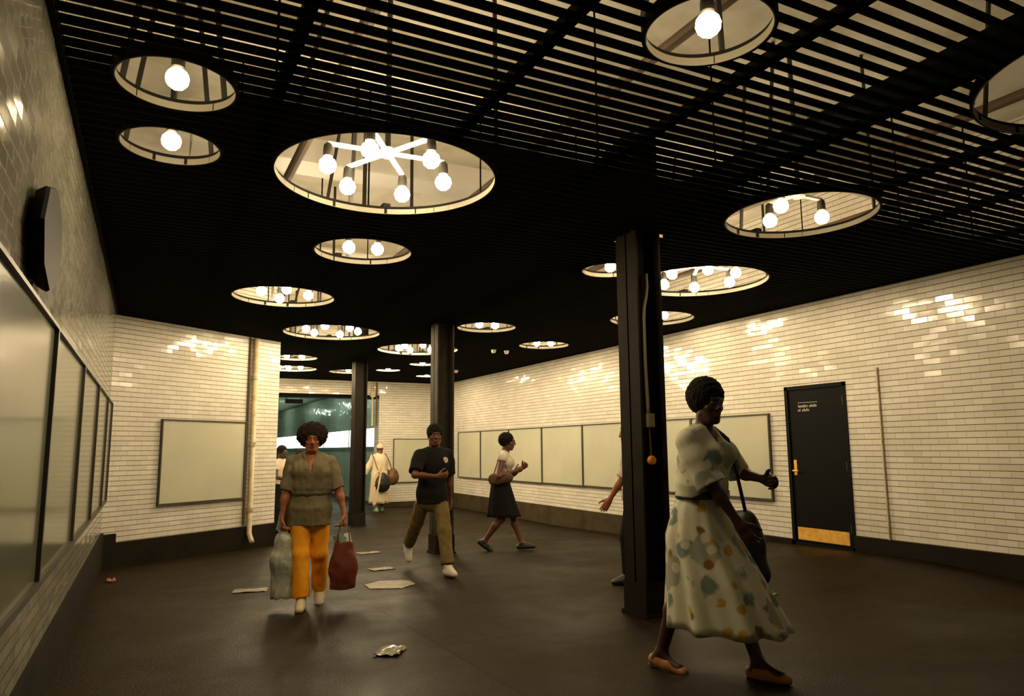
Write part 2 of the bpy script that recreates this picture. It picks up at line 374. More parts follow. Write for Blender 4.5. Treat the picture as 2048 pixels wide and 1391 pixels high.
# ------------------------------------------------------------------ poster panels
def panel(name,p0,p1,z0,z1,label,group=None,parent_cat='poster panel',bm_='board'):
    """glazed board in a dark frame; p0->p1 along the wall face, room on the right-hand side (-y)"""
    p0,p1=Vector(p0),Vector(p1); d=p1-p0; L_=d.length; ang=math.atan2(d.y,d.x)
    e=empty(name,(p0.x,p0.y,z0),ang); tag(e,label,parent_cat,group)
    h=z1-z0; f=.03
    MB().box(0,L_,-.045,-.001,0,f).box(0,L_,-.045,-.001,h-f*.6,h).box(0,f*.6,-.045,-.001,f,h-f*.6).box(L_-f*.6,L_,-.045,-.001,f,h-f*.6).build('frame',M['frame'],e)
    MB().box(f*.6,L_-f*.6,-.025,-.002,f,h-f*.6).build('board',M[bm_],e)
pz0,pz1=CZ-.415*S,CZ+.243*S
ys=[9.87,9.07,8.2,7.34,6.46,5.6,4.75,3.89]
nth=['furthest left one','second from the left','third from the left','fourth from the left','fifth from the left','behind the near column','nearest the black door']
for i,(a,b) in enumerate(zip(ys[:-1],ys[1:])):
    panel('poster_panel',(XR,a*S),(XR,b*S+.004),pz0+.04*(i/6),pz1,'blank green panel in the right wall row, '+nth[i],'blank poster panels along the right wall')
yl=[11.1,9.9,8.05,6.2,4.37,2.5,.7]
nl=['furthest, next to the corner','second from the corner','third from the corner','fourth from the corner','fifth from the corner, beside the camera','sixth from the corner, beside the camera']
for i,(b,a) in enumerate(zip(yl[:-1],yl[1:])):
    panel('poster_panel',(XL,a+.004),(XL,b),CZ-.355*S,CZ+.345*S,'grey green glazed panel on the left wall, '+nl[i],'glazed panels along the left wall',bm_='board_grey')
q0=A2+uF*(.42*S); q1=A2+uF*(1.240*S)
panel('poster_panel',tuple(q0),tuple(q1),CZ-.415*S,CZ+.246*S,'square cream blank panel on the angled white wall')
panel('poster_panel',(3.29*S,YF),(3.29*S+1.17,YF),CZ-.5*S,CZ+.158*S,'small far cream panel on the end wall behind the robed person')
# dark wall box at the left picture edge
o=MB(); o.lathe([(0,0),(.2,0),(.27,.05),(.3,.16),(.29,.2),(0,.2)],n=8); 
o=o.build('wall_box',M['door'],loc=(XL+.002,3.62,2.47)); o.rotation_euler=(0,math.pi/2,0); o.scale=(.78,1.1,.35); tag(o,'dark eight-sided box on the left wall above the glazed panels','wall box')
# pipe on the angled wall
pe=A2+uF*(1.305*S); nF=Vector((uF.y,-uF.x))
b=pe+nF*.055
e=empty('standpipe',(b.x,b.y,.15),math.atan2(uF.y,uF.x)); tag(e,'cream painted vertical pipe on the angled white wall, bent foot at the floor','pipe')
MB().tube([(-.03,-.11,-.06),(-.02,-.07,-.02),(0,0,.08),(0,0,CEI-.17)],.042,16).build('pipe',M['pipe'],e,smooth=True)
for z in (.45,1.5,2.6): MB().tube([(0,0,z-.03),(0,0,z+.03)],.054,16).build('coupling',M['pipe'],e)
o=MB().tube([(0,0,.36),(0,0,CEI-.02)],.02,8).build('conduit',M['rust'],loc=(pe.x-uF.x*.095+nF.x*.024,pe.y-uF.y*.095+nF.y*.024,0)); tag(o,'thin rusty conduit close beside the cream pipe on the angled wall','conduit')
# conduits at the far opening
e=empty('conduit_run',(5.56,YF-.03,2.2)); tag(e,'tan conduits with a small box hanging at the top right of the far opening','conduit')
MB().tube([(0,0,-.0),(0,0,1.22)],.025,8).build('conduit',M['pipe'],e)
MB().tube([(.12,0,.0),(.12,0,1.22)],.02,8).build('conduit',M['rust'],e)
MB().box(-.07,.07,-.06,.02,.80,.95,.01).build('junction_box',M['pipe'],e)
# ------------------------------------------------------------------ columns
def hcol(x,y,label,cm='column'):
    z0=fz(x,y)-.03; e=empty('steel_column',(x,y,z0)); tag(e,label,'column')
    top=SLAB-z0-.42
    a,b=.15,.135
    MB().box(-b,-b+.022,-a,a,0,top).box(b-.022,b,-a,a,0,top).box(-b,b,-.01,.01,0,top).build('shaft',M[cm],e)
    MB().box(-b-.03,b+.03,-a-.03,a+.03,0,.06,.006).box(-b-.012,b+.012,-a-.012,a+.012,.06,.3,.004).build('base',M['column'],e)
    return e
hcol(*COLS[0],'tall dark steel column nearest the camera, with a conduit down its recess')
hcol(*COLS[1],'middle dark steel column just behind the man in the black shirt','column_lit')
hcol(*COLS[2],'furthest dark steel column in front of the far opening')
cx,cy=COLS[0]
e=empty('column_conduit',(cx,cy-.05,2.25)); tag(e,'yellowish conduit with a small square box down the near column','conduit')
pts=[(.03,-.02,.85),(.03,-.02,.80),(.025,-.03,.73),(-.01,-.06,.63),(-.05,-.08,.53),(-.062,-.085,.42),(-.062,-.085,0),(-.05,-.085,-.35),(-.045,-.085,-.42)]
MB().tube(pts,.017,10).build('conduit',M['conduit'],e,smooth=True)
MB().tube([(-.04,-.085,-.50),(-.03,-.085,-.78)],.008,8).build('cable',M['rust'],e)
o=MB().box(-.075,.0,-.12,-.02,-.53,-.41,.006).build('switch_box',M['conduit'],e)
o=MB().lathe([(0,0),(.036,0),(.04,.008),(.04,.03),(.033,.042),(0,.045)],n=24).build('orange_disc',M['orange'],smooth=False,loc=(cx-.045,cy-.14,1.44)); o.rotation_euler=(math.pi/2,0,0)
tag(o,'round orange disc fixed low on the near column below the square box','disc')
o=MB().box(-.012,.012,0,.13,-.012,.012).build('bracket',M['dark'],o)
o.rotation_euler=(-math.pi/2,0,0)
# ------------------------------------------------------------------ ceiling lights
def ico(r,n=3):
    bm=bmesh.new(); bmesh.ops.create_icosphere(bm,subdivisions=n,radius=r)
    me=bpy.data.meshes.new('bulb'); bm.to_mesh(me); bm.free(); 
    for p in me.polygons: p.use_smooth=True
    return me
gl=ico(.060,2); gl.materials.append(M['globe'])
glf=ico(.060,2); glf.materials.append(M['globe_far'])
gld=ico(.060,2); gld.materials.append(M['globe_dim'])
gl0=ico(.060,2); gl0.materials.append(M['globe_off'])
def socket_mesh():
    mb=MB().lathe([(0,.155),(.018,.155),(.03,.14),(.034,.10),(.034,.062),(.026,.052),(0,.052)],n=16); o=mb.build('socket',M['dark'],smooth=False); me=o.data; bpy.data.objects.remove(o); return me
sk=socket_mesh()
LBL={
'A':'large round ceiling opening with a six-armed ring of lit globes, nearest large one',
'B':'small round ceiling opening with one globe, topmost of the two at the left wall',
'C':'small round ceiling opening with one globe, lower of the two at the left wall',
'D':'medium round opening with two globes just beyond the large six-globe ring',
'E':'round opening with three globes right of the near column, close to the right wall',
'F':'small round opening with one globe at the top of the picture',
'G':'large round opening with six globes right behind the near column',
'H':'round opening with four globes above the angled white wall corner',
'I':'large six-globe round opening above the woman in orange trousers',
'J':'two-globe round opening right of the middle column, left of its smaller twin',
'K':'two-globe round opening furthest right, low above the right wall panels',
'L':'many-globed opening half hidden by the middle column',
'M':'small one-globe opening touching the left side of the near column',
'N':'opening below the large six-globe one whose globes hide behind the near column',
'P':'distant two-globe opening just right of the angled wall edge',
'Q':'distant four-globe opening lowest beside the angled wall edge',
'R':'distant one-globe opening cut by the furthest column',
'S':'distant small one-globe opening midway between the two far columns',
'T':'distant small one-globe opening left of the middle column, upper of two',
'V':'distant small one-globe opening left of the middle column, lowest of two',
'W':'large unlit round opening at the upper right picture edge'}
for k,(ux,uy,ur,angs,rr) in FX.items():
    x,y,r=ux*S,uy*S,ur*S; G_=gld if k in 'BCEF' else glf if k in 'LPQRSTV' else gl
    e=empty('ceiling_light',(x,y,CEI)); tag(e,LBL[k],'ceiling light','round ceiling openings with globe lamps')
    MB().lathe([(r,-.003),(r,.038),(r-.006,.038),(r-.006,-.003)],n=72,close=True).build('rim',M['rim'],e,smooth=False)
    MB().lathe([(r+.002,-.002),(r+.002,.062),(r+.014,.062),(r+.014,-.002)],n=72,close=True).build('collar',M['black'],e)
    zc=.02*S; zh=zc+.155
    MB().tube([(0,0,zh+.01),(0,0,SLAB-CEI)],.02,10).build('stem',M['dark'],e)
    # hangers from the rim to the slab
    for j in range(3 if ur>.2 else 2):
        a=math.radians({0:200,1:-30,2:95}[j]) if ur>.2 else math.radians((150,35)[j])
        sp=(.55,1.0,.8)[j] if ur>.2 else .3
        MB().bar((math.cos(a)*(r+.008),math.sin(a)*(r+.008),.060),(math.cos(a)*r*sp,math.sin(a)*r*sp,SLAB-CEI),.03,.012).build('hanger',M['dark'],e)
    if len(angs)==1:
        s=bpy.data.objects.new('socket',sk); C.objects.link(s); s.parent=e; s.location=(0,0,zc)
        g=bpy.data.objects.new('bulb',G_); C.objects.link(g); g.parent=s; 
        continue
    MB().lathe([(0,.03),(.05,.03),(.055,.015),(.055,-.015),(.04,-.03),(0,-.03)],c=(0,0,zh),n=24).build('hub',M['arm'],e,smooth=False)
    if not angs: AA=[30+60*j for j in range(6)]
    else: AA=angs
    for a in AA:
        a=math.radians(a); px,py=math.cos(a)*rr*S,math.sin(a)*rr*S
        ar=MB().bar((math.cos(a)*.04,math.sin(a)*.04,zh),(px,py,zh),.03,.022).build('arm',M['arm'],e)
        s=bpy.data.objects.new('socket',sk); C.objects.link(s); s.parent=ar; s.location=(px,py,zc)
        g=bpy.data.objects.new('bulb',G_ if angs else gl0); C.objects.link(g); g.parent=ar; g.location=(px,py,zc)
for i,(x,y) in enumerate(((5.84,12.35),(6.13,12.38),(6.56,16.0))):
    o=MB().lathe([(0,-.05),(.03,-.05),(.045,-.02),(.05,0),(.05,.012),(0,.012)],n=20).build('sprinkler',M['arm'],loc=(x,y,CEI-.012)); tag(o,('tiny pale ceiling fitting, left one of the pair above the right wall panels','tiny pale ceiling fitting, right one of the pair above the right wall panels','tiny pale ceiling fitting alone beside the middle column')[i],'sprinkler','tiny pale ceiling fittings')
# ------------------------------------------------------------------ passage beyond the opening
bx=3.3*S; yb=YF+.45
wall('wall_back',(bx,60),(bx,yb),ZB,4.2,m='teal',side=1)
wall('wall_back',(-1,yb),(-1,60),ZB,4.2,m='teal',side=1)
wall('wall_back',(-1,60),(bx,60),ZB,4.2,m='teal',side=1)
o=MB().box(-1.2,bx+.2,yb,60,3.55,3.7).build('ceiling',M['greenceil']); tag(o,kind='structure')
o=MB().box(-1.3,bx+.25,39.9,60.2,-.2,-.042).build('floor',M['floor']); tag(o,kind='structure')
for i in range(9):
    y0=yb+.25+i*4.0
    e=empty('light_box',(bx-.01,y0,CZ+.045*S)); tag(e,('nearest','second','third','fourth','fifth','sixth','seventh','eighth','ninth')[i]+' white backlit panel along the teal passage wall beyond the opening','light box','backlit panels along the far passage')
    MB().box(-.10,-.001,0,3.97,-.03,0).box(-.10,-.001,0,3.97,.56,.59).box(-.10,-.001,0,.03,0,.56).box(-.10,-.001,3.94,3.97,0,.56).build('frame',M['rim'],e)
    MB().box(-.09,-.002,.03,3.94,0,.56).build('panel',M['lightband'],e)
for i,(x,y,wd) in enumerate(((3.75,21.6,.5),(3.7,26.6,1.0))):
    e=empty('hanging_sign',(x,y,2.98 if i==0 else 2.75)); tag(e,('dark hanging bar sign near the top of the far opening','lower dark hanging bar sign deeper in the far passage')[i],'hanging sign')
    MB().box(-wd/2,wd/2,-.04,.04,-.08,.04,.005).build('board',M['dark'],e)
    for sx in (-1,1): MB().tube([(sx*wd*.4,0,.04),(sx*wd*.4,0,3.55-e.location.z)],.01,6).build('hanger',M['dark'],e)
for i,y in enumerate((22.2,26.2,31,37)):
    e=empty('tube_light',(4.5,y,3.5)); tag(e,('first','second','third','fourth')[i]+' greenish tube light on the far passage ceiling','tube light','tube lights in the far passage')
    MB().box(-.09,.09,-.65,.65,-.0,.05,.005).build('housing',M['rim'],e)
    MB().tube([(0,-.6,-.03),(0,.6,-.03)],.019,10).build('tube',M['tube'],e)
# ------------------------------------------------------------------ litter on the floor
def litter(name,x,y,w_,d,rz,m,label,cat='litter',crumple=.008,lift=.004,n=9,hexa=False):
    bm=bmesh.new(); g={}; r=random.Random(int(x*100+y*10)); 
    for i in range(n+1):
        for j in range(n+1):
            u,v=i/n-.5,j/n-.5
            if hexa: u*=1-.5*abs(v)*1.6
            px,py=u*w_,v*d
            X=x+px*math.cos(rz)-py*math.sin(rz); Y=y+px*math.sin(rz)+py*math.cos(rz)
            g[i,j]=bm.verts.new((px+r.uniform(-1,1)*w_*.012,py+r.uniform(-1,1)*d*.012,fz(X,Y)-fz(x,y)+lift+r.random()*crumple))
    for i in range(n):
        for j in range(n): bm.faces.new((g[i,j],g[i+1,j],g[i+1,j+1],g[i,j+1]))
    me=bpy.data.meshes.new(name); bm.to_mesh(me); bm.free(); me.materials.append(M[m])
    o=bpy.data.objects.new(name,me); C.objects.link(o); o.location=(x,y,fz(x,y)); o.rotation_euler=(0,0,rz)
    md=o.modifiers.new('t','SOLIDIFY'); md.thickness=.002; md.offset=1
    tag(o,label,cat); return o
litter('paper_sheet',2.45,7.85,.56,.52,-.5,'paper','large flat dirty paper sheet on the floor right of the red bag',crumple=.004,hexa=True)
litter('paper_scrap',2.72,9.08,.3,.22,.1,'paper','pale paper scrap on the floor behind the large flat sheet')
litter('paper_scrap',3.05,10.86,.34,.22,.1,'paper','small furthest paper scrap on the floor between the woman and the man')
litter('paper_scrap',1.06,8.31,.34,.22,-.2,'paper','dim yellowish paper scrap on the floor left of the pale plastic bag')
litter('puddle_glint',1.59,5.06,.17,.24,-.6,'wet','shiny puddle reflection, a pale patch on the floor in the foreground',crumple=.02)
litter('crumpled_tissue',4.21,4.10,.13,.09,.2,'white','small white crumpled tissue by the hem of the flowered dress',crumple=.045,n=6)
litter('paper_scrap',2.2,9.55,.10,.09,.2,'tealscrap','tiny teal scrap on the floor between the orange trousers and the red bag',crumple=.05,n=5)
litter('paper_scrap',5.35,5.25,.22,.12,.2,'paper','small yellowish scrap on the floor right of the flowered dress, beyond the tissue')
litter('paper_scrap',6.6,7.1,.16,.14,.2,'paper','tiny scrap on the floor in front of the black door')
o=litter('orange_dot',-.30,9.9,.09,.08,.2,'redspark','tiny orange dot on the floor by the left wall near the corner',crumple=.05,n=5)  # tiny strong orange patch at the foot of the left wall
# ------------------------------------------------------------------ people: smooth implicit bodies meshed with surface nets
V3=lambda *a: np.array(a,dtype=np.float64)
def nz(v): v=np.asarray(v,float); return v/ (np.linalg.norm(v)+1e-12)
def cone(a,b,ra,rb,k=.02,fl=None,cut=None,op='add'):
    return dict(a=V3(*a),b=V3(*b),ra=ra,rb=rb,k=k,fl=fl,cut=cut,op=op)
def ell(c,r,axes=None,k=.02,op='add'):
    return dict(c=V3(*c),r=V3(*r),ax=np.eye(3) if axes is None else np.array([nz(x) for x in axes]),k=k,op=op)
def sph(c,r,k=.02,op='add'): return ell(c,(r,r,r),None,k,op)
def surf(prims,v,clips=(),noise=None):
    lo=np.full(3,1e9); hi=-lo
    for p in prims:
        if p['op']!='add': continue
        if 'c' in p: R=p['r'].max(); l,h=p['c']-R,p['c']+R
        else:
            R=max(p['ra'],p['rb']); l,h=np.minimum(p['a'],p['b'])-R,np.maximum(p['a'],p['b'])+R
        lo=np.minimum(lo,l); hi=np.maximum(hi,h)
    lo-=3*v; hi+=3*v
    n=np.ceil((hi-lo)/v).astype(int)+1
    W=np.full(n,.2,np.float32); ax=[lo[i]+v*np.arange(n[i]) for i in range(3)]
    for p in prims:
        pad=p['k']+3*v
        if 'c' in p: R=p['r'].max(); l,h=p['c']-R-pad,p['c']+R+pad
        else:
            R=max(p['ra'],p['rb']); l,h=np.minimum(p['a'],p['b'])-R-pad,np.maximum(p['a'],p['b'])+R+pad
        i0=np.clip(((l-lo)/v).astype(int),0,n-1); i1=np.clip(((h-lo)/v).astype(int)+1,1,n)
        if (i1<=i0).any(): continue
        X=ax[0][i0[0]:i1[0]][:,None,None]; Y=ax[1][i0[1]:i1[1]][None,:,None]; Z=ax[2][i0[2]:i1[2]][None,None,:]
        if 'c' in p:
            q=[X-p['c'][0],Y-p['c'][1],Z-p['c'][2]]
            s=0;g=0
            for i in range(3):
                t=q[0]*p['ax'][i][0]+q[1]*p['ax'][i][1]+q[2]*p['ax'][i][2]
                s=s+(t/p['r'][i])**2; g=g+(t/p['r'][i]**2)**2
            s=np.sqrt(s); d=s*(s-1)/np.maximum(np.sqrt(g),1e-6)
        else:
            a,ab=p['a'],p['b']-p['a']; L2=max(ab@ab,1e-12)
            q=[X-a[0],Y-a[1],Z-a[2]]
            t=np.clip((q[0]*ab[0]+q[1]*ab[1]+q[2]*ab[2])/L2,0,1)
            e=[q[i]-t*ab[i] for i in range(3)]
            if p['fl'] is not None:
                nn,kk=p['fl']; nn=nz(nn); c=e[0]*nn[0]+e[1]*nn[1]+e[2]*nn[2]
                l2=e[0]**2+e[1]**2+e[2]**2+(kk*kk-1)*c*c
                r=p['ra']+(p['rb']-p['ra'])*t; l=np.sqrt(np.maximum(l2,0)); d=(l-r)/np.sqrt(1+(kk*kk-1)*np.clip(np.abs(c)/np.maximum(l,1e-6),0,1))
            else:
                d=np.sqrt(e[0]**2+e[1]**2+e[2]**2)-(p['ra']+(p['rb']-p['ra'])*t)
            if p['cut'] is not None:
                for cp,cn in p['cut']:
                    d=np.maximum(d,(X-cp[0])*cn[0]+(Y-cp[1])*cn[1]+(Z-cp[2])*cn[2])
        sl=tuple(slice(i0[i],i1[i]) for i in range(3)); w0=W[sl]; k=p['k']
        if p['op']=='add':
            h=np.maximum(k-np.abs(w0-d),0)/k if k>0 else 0
            W[sl]=np.minimum(w0,d)-h*h*k*.25
        else:
            d=-d; h=np.maximum(k-np.abs(w0-d),0)/k
            W[sl]=np.maximum(w0,d)+h*h*k*.25
    for cp,cn in clips:
        d=(ax[0]-cp[0])[:,None,None]*cn[0]+(ax[1]-cp[1])[None,:,None]*cn[1]+(ax[2]-cp[2])[None,None,:]*cn[2]
        W=np.maximum(W,d.astype(np.float32))
    if noise is not None:
        idx=np.argwhere(np.abs(W)<4*v); P=lo+idx*v
        W[tuple(idx.T)]+=noise(P).astype(np.float32)
    return nets(W,lo,v)
def nets(W,lo,v):
    ins=W<0; s=ins[:-1,:-1,:-1]; al=s.copy(); an=s.copy(); c=[(i,j,k) for i in (0,1) for j in (0,1) for k in (0,1)]
    n=np.array(W.shape)-1
    for i,j,k in c:
        t=ins[i:i+n[0],j:j+n[1],k:k+n[2]]; al=al&t; an=an|t
    act=np.argwhere(an&~al); 
    if len(act)==0: return np.zeros((0,3)),np.zeros((0,4),int)
    idm=-np.ones(n,int); idm[tuple(act.T)]=np.arange(len(act))
    acc=np.zeros((len(act),3)); cnt=np.zeros(len(act))
    for a in c:
        for x in range(3):
            if a[x]==1: continue
            b=list(a); b[x]=1; A=act+np.array(a); B=act+np.array(b)
            va=W[tuple(A.T)]; vb=W[tuple(B.T)]; cr=(va<0)!=(vb<0)
            t=np.where(cr,va/np.where(cr,va-vb,1),0)[:,None]
            pos=np.array(a)+t*(np.array(b)-np.array(a)); acc[cr]+=pos[cr]; cnt[cr]+=1
    verts=lo+v*(act+acc/cnt[:,None])
    F=[]
    for x in range(3):
        y,z=(x+1)%3,(x+2)%3
        sl=[slice(None)]*3; sl2=[slice(None)]*3; sl[x]=slice(0,-1); sl2[x]=slice(1,None)
        A=ins[tuple(sl)]; B=ins[tuple(sl2)]; e=np.argwhere(A!=B)
        e=e[(e[:,y]>0)&(e[:,z]>0)&(e[:,y]<n[y])&(e[:,z]<n[z])]
        fl=A[tuple(e.T)]
        oy=np.zeros(3,int); oy[y]=1; oz=np.zeros(3,int); oz[z]=1
        q=np.stack([idm[tuple((e-oy-oz).T)],idm[tuple((e-oz).T)],idm[tuple(e.T)],idm[tuple((e-oy).T)]],1)
        q[~fl]=q[~fl][:,::-1]; F.append(q[(q>=0).all(1)])
    return verts,np.concatenate(F)
def npmesh(name,verts,faces,mats,parent=None,mfun=None,smooth_it=0):
    me=bpy.data.meshes.new(name); k=faces.shape[1]
    me.vertices.add(len(verts)); me.vertices.foreach_set('co',np.asarray(verts,np.float32).ravel())
    me.loops.add(faces.size); me.loops.foreach_set('vertex_index',faces.astype(np.int32).ravel())
    me.polygons.add(len(faces)); me.polygons.foreach_set('loop_start',np.arange(0,faces.size,k,dtype=np.int32))
    me.polygons.foreach_set('use_smooth',np.ones(len(faces),bool))
    if mfun is not None:
        cen=verts[faces].mean(1); me.polygons.foreach_set('material_index',mfun(cen).astype(np.int32))
    me.update(calc_edges=True); me.validate()
    for m_ in (mats if isinstance(mats,list) else [mats]): me.materials.append(m_)
    o=bpy.data.objects.new(name,me); C.objects.link(o)
    if parent: o.parent=parent
    return o
def wav(amp,sc,seed=0,aniso=(1,1,1)):
    r=np.random.default_rng(seed); K=r.normal(size=(9,3))*np.array(aniso)*sc; ph=r.uniform(0,6.28,9); w_=r.uniform(.5,1,9)
    def f(P):
        s=0
        for i in range(9):
            s=s+w_[i]*np.sin(P@K[i]+ph[i]+1.3*np.sin(P@K[(i+4)%9]*.5))
        return amp*s/3
    return f
def ik(a,b,l1,l2,hint):
    a,b=np.array(a,float),np.array(b,float); d=b-a; L_=np.linalg.norm(d); Lc=min(L_,(l1+l2)*.999); u=d/L_
    if L_>Lc: b=a+u*Lc
    x=(l1*l1-l2*l2+Lc*Lc)/(2*Lc); h=math.sqrt(max(l1*l1-x*x,0)); hv=np.array(hint,float); hv=nz(hv-u*(hv@u))
    return a+u*x+hv*h,b
def pose(P):
    """joints of a body facing +y, x to its right... (right-handed: right=+x)"""
    H=P.get('H',1.7); k=H/1.7; J={'k':k}
    px,py=P.get('pelvis',(0,0)); dz=P.get('drop',0)
    sp=nz((P.get('lean',(0,0))[0],P.get('lean',(0,0))[1],1)); J['sp']=sp
    hip=V3(px,py,(.93-dz)*k); J['hip']=hip
    tw=P.get('twist',0); hw=P.get('hiptwist',0)
    R=lambda a: V3(math.cos(a),math.sin(a),0)
    J['hr']=R(hw); J['sr']=nz(R(tw)-sp*(R(tw)@sp)); J['sf']=np.cross(sp,J['sr']); J['hf']=V3(-math.sin(hw),math.cos(hw),0)
    J['waist']=hip+sp*.14*k; J['chest']=hip+sp*.34*k+J['sf']*.01; J['neck']=hip+sp*.52*k-J['sf']*.005
    shw=P.get('shw',.165)*k
    J['SR']=J['neck']-sp*.085*k+J['sr']*shw; J['SL']=J['neck']-sp*.085*k-J['sr']*shw
    hy,hp=P.get('head',(0,0)); hr_=P.get('headroll',0)
    hf=V3(-math.sin(hy)*math.cos(hp),math.cos(hy)*math.cos(hp),math.sin(hp)); hrr=nz(np.cross(hf,V3(math.sin(hr_),0,1))); hu=np.cross(hrr,hf)
    J['hF'],J['hU'],J['hR']=hf,hu,hrr
    J['hd']=J['neck']+sp*.045*k+hf*.03*k+hu*.095*k
    for s,n in ((1,'R'),(-1,'L')):
        hj=hip+J['hr']*s*.088*k-V3(0,0,.02*k); an=P['foot'+n]; ank=V3(an[0],an[1],an[2]+.085*k)
        kn,ank=ik(hj,ank,.425*k,.41*k,P.get('knee'+n,J['hf']+V3(.05*s,0,0)))
        J['H'+n],J['K'+n],J['A'+n]=hj,kn,ank
        ya,pt=(list(an)+[0,0,0])[3:5]
        J['T'+n]=V3(-math.sin(ya)*math.cos(pt),math.cos(ya)*math.cos(pt),math.sin(pt))
        sh=J['S'+n]; el,wr=ik(sh,P['hand'+n],.285*k,.245*k,P.get('elbow'+n,V3(.4*s,-1,-.2)))
        J['E'+n],J['W'+n]=el,wr
        d=nz(P.get('dir'+n,wr-el)); t=np.array(P.get('thumb'+n,V3(0,1,0)),float); t=nz(t-d*(t@d)); J['d'+n],J['t'+n]=d,t
        J['n'+n]=-np.cross(d,t) if n=='R' else np.cross(d,t)
        J['palm'+n]=wr+d*.085*k+J['n'+n]*.022
    return J
def hand_prims(J,n,curl,k):
    w_,d,t,nn=J['W'+n],J['d'+n],J['t'+n],J['n'+n]; out=[]
    out.append(cone(w_-d*.01,w_+d*.03*k,.027*k,.034*k,.012,(nn,1.5)))
    out.append(cone(w_+d*.03*k,w_+d*.088*k,.036*k,.040*k,.012,(nn,2.4)))
    for i in range(4):
        p=w_+d*(.092-.004*abs(i-1))*k+t*(.030-.020*i)*k; f=(.93,1.03,.96,.76)[i]*k; r=(.0088,.009,.0086,.0076)[i]*k
        dd=nz(d+t*(.08-.06*i)); out.append(cone(w_+d*.05*k+t*(.024-.017*i)*k,p,r*1.05,r*1.1,.008))
        for j,l in enumerate((.044,.027,.021)):
            a=curl[i] if isinstance(curl,(list,tuple)) else curl
            a=a*(1,.95,.6)[j]; dd=nz(dd*math.cos(a)+nz(nn-dd*(nn@dd))*math.sin(a)); q=p+dd*l*f
            out.append(cone(p,q,r,r*.92,.003)); p=q; r*=.93
    p=w_+d*.022*k+t*.026*k; dd=nz(d*.75+t*.75+nn*.35); r=.0125*k
    for j,l in enumerate((.040,.032,.026)):
        q=p+dd*l*k; out.append(cone(p,q,r,r*.88,.007)); p=q; r*=.86; dd=nz(dd+d*.35+nn*.25-t*.12)
    return out
def head_prims(J,fem=False):
    k=J['k']; c,f,u,r=J['hd'],J['hF'],J['hU'],J['hR']; ax=(r,f,u); o=[]
    g=lambda x,y,z: c+r*x*k+f*y*k+u*z*k
    o.append(ell(g(0,-.012,.028),(.075*k,.094*k,.088*k),ax,.02))
    o.append(ell(g(0,.028,-.035),(.058*k,.066*k,.080*k),ax,.03))
    o.append(ell(g(0,.058,-.094),(.026*k,.022*k,.020*k),ax,.025))
    for s in (-1,1):
        o.append(ell(g(s*.040,.058,-.022),(.022*k,.020*k,.020*k),ax,.02))
        o.append(cone(g(s*.008,.090,.030),g(s*.036,.080,.030),.011*k,.010*k,.014))
        o.append(cone(g(s*.048,.01,-.06),g(s*.025,.055,-.098),.020*k,.016*k,.03))
        o.append(sph(g(s*.031,.100,.009),.012*k,.010,'sub'))
        o.append(sph(g(s*.031,.079,.010),.0135*k,.004))
        o.append(ell(g(s*.077,-.008,-.004),(.009*k,.018*k,.031*k),ax,.008))
        o.append(sph(g(s*.013,.104,-.028),.0095*k,.008))
    o.append(cone(g(0,.090,.020),g(0,.108,-.022),.009*k,.0125*k,.012))
    o.append(cone(g(-.018,.089,-.054),g(.018,.089,-.054),.0075*k,.0075*k,.006))
    o.append(cone(g(-.015,.088,-.067),g(.015,.088,-.067),.0085*k,.0085*k,.006))
    o.append(cone(g(-.02,.093,-.0605),g(.02,.093,-.0605),.0022*k,.0022*k,.003,op='sub'))
    nr=.050 if fem else .058
    o.append(cone(J['neck']-J['sp']*.02,g(0,-.022,-.055),nr*k*1.1,nr*k,.03))
    return o
def face_fun(J):
    k=J['k']; c,f,u,r=J['hd'],J['hF'],J['hU'],J['hR']
    g=lambda x,y,z: c+r*x*k+f*y*k+u*z*k
    def fn(P):
        m=np.zeros(len(P))
        for s in (-1,1):
            e=g(s*.031,.0925,.010); q=P-e; qr=q@r; qu=q@u; qf=q@f
            m[((qr/.0125/k)**2+(qu/.0058/k)**2<1)&(abs(qf)<.012)]=1
            m[((qr/.0055/k)**2+(qu/.0058/k)**2<1)&(abs(qf)<.012)]=2
            q=P-g(s*.030,.09,.031); m[(abs(q@r)<.021*k)&(abs(q@u+.12*abs(q@r))<.0045*k)&(abs(q@f)<.025)]=2
        q=P-g(0,.094,-.060); m[((q@r/.023/k)**2+(q@u/.0105/k)**2<1)&(abs(q@f)<.02)]=3
        return m
    return fn
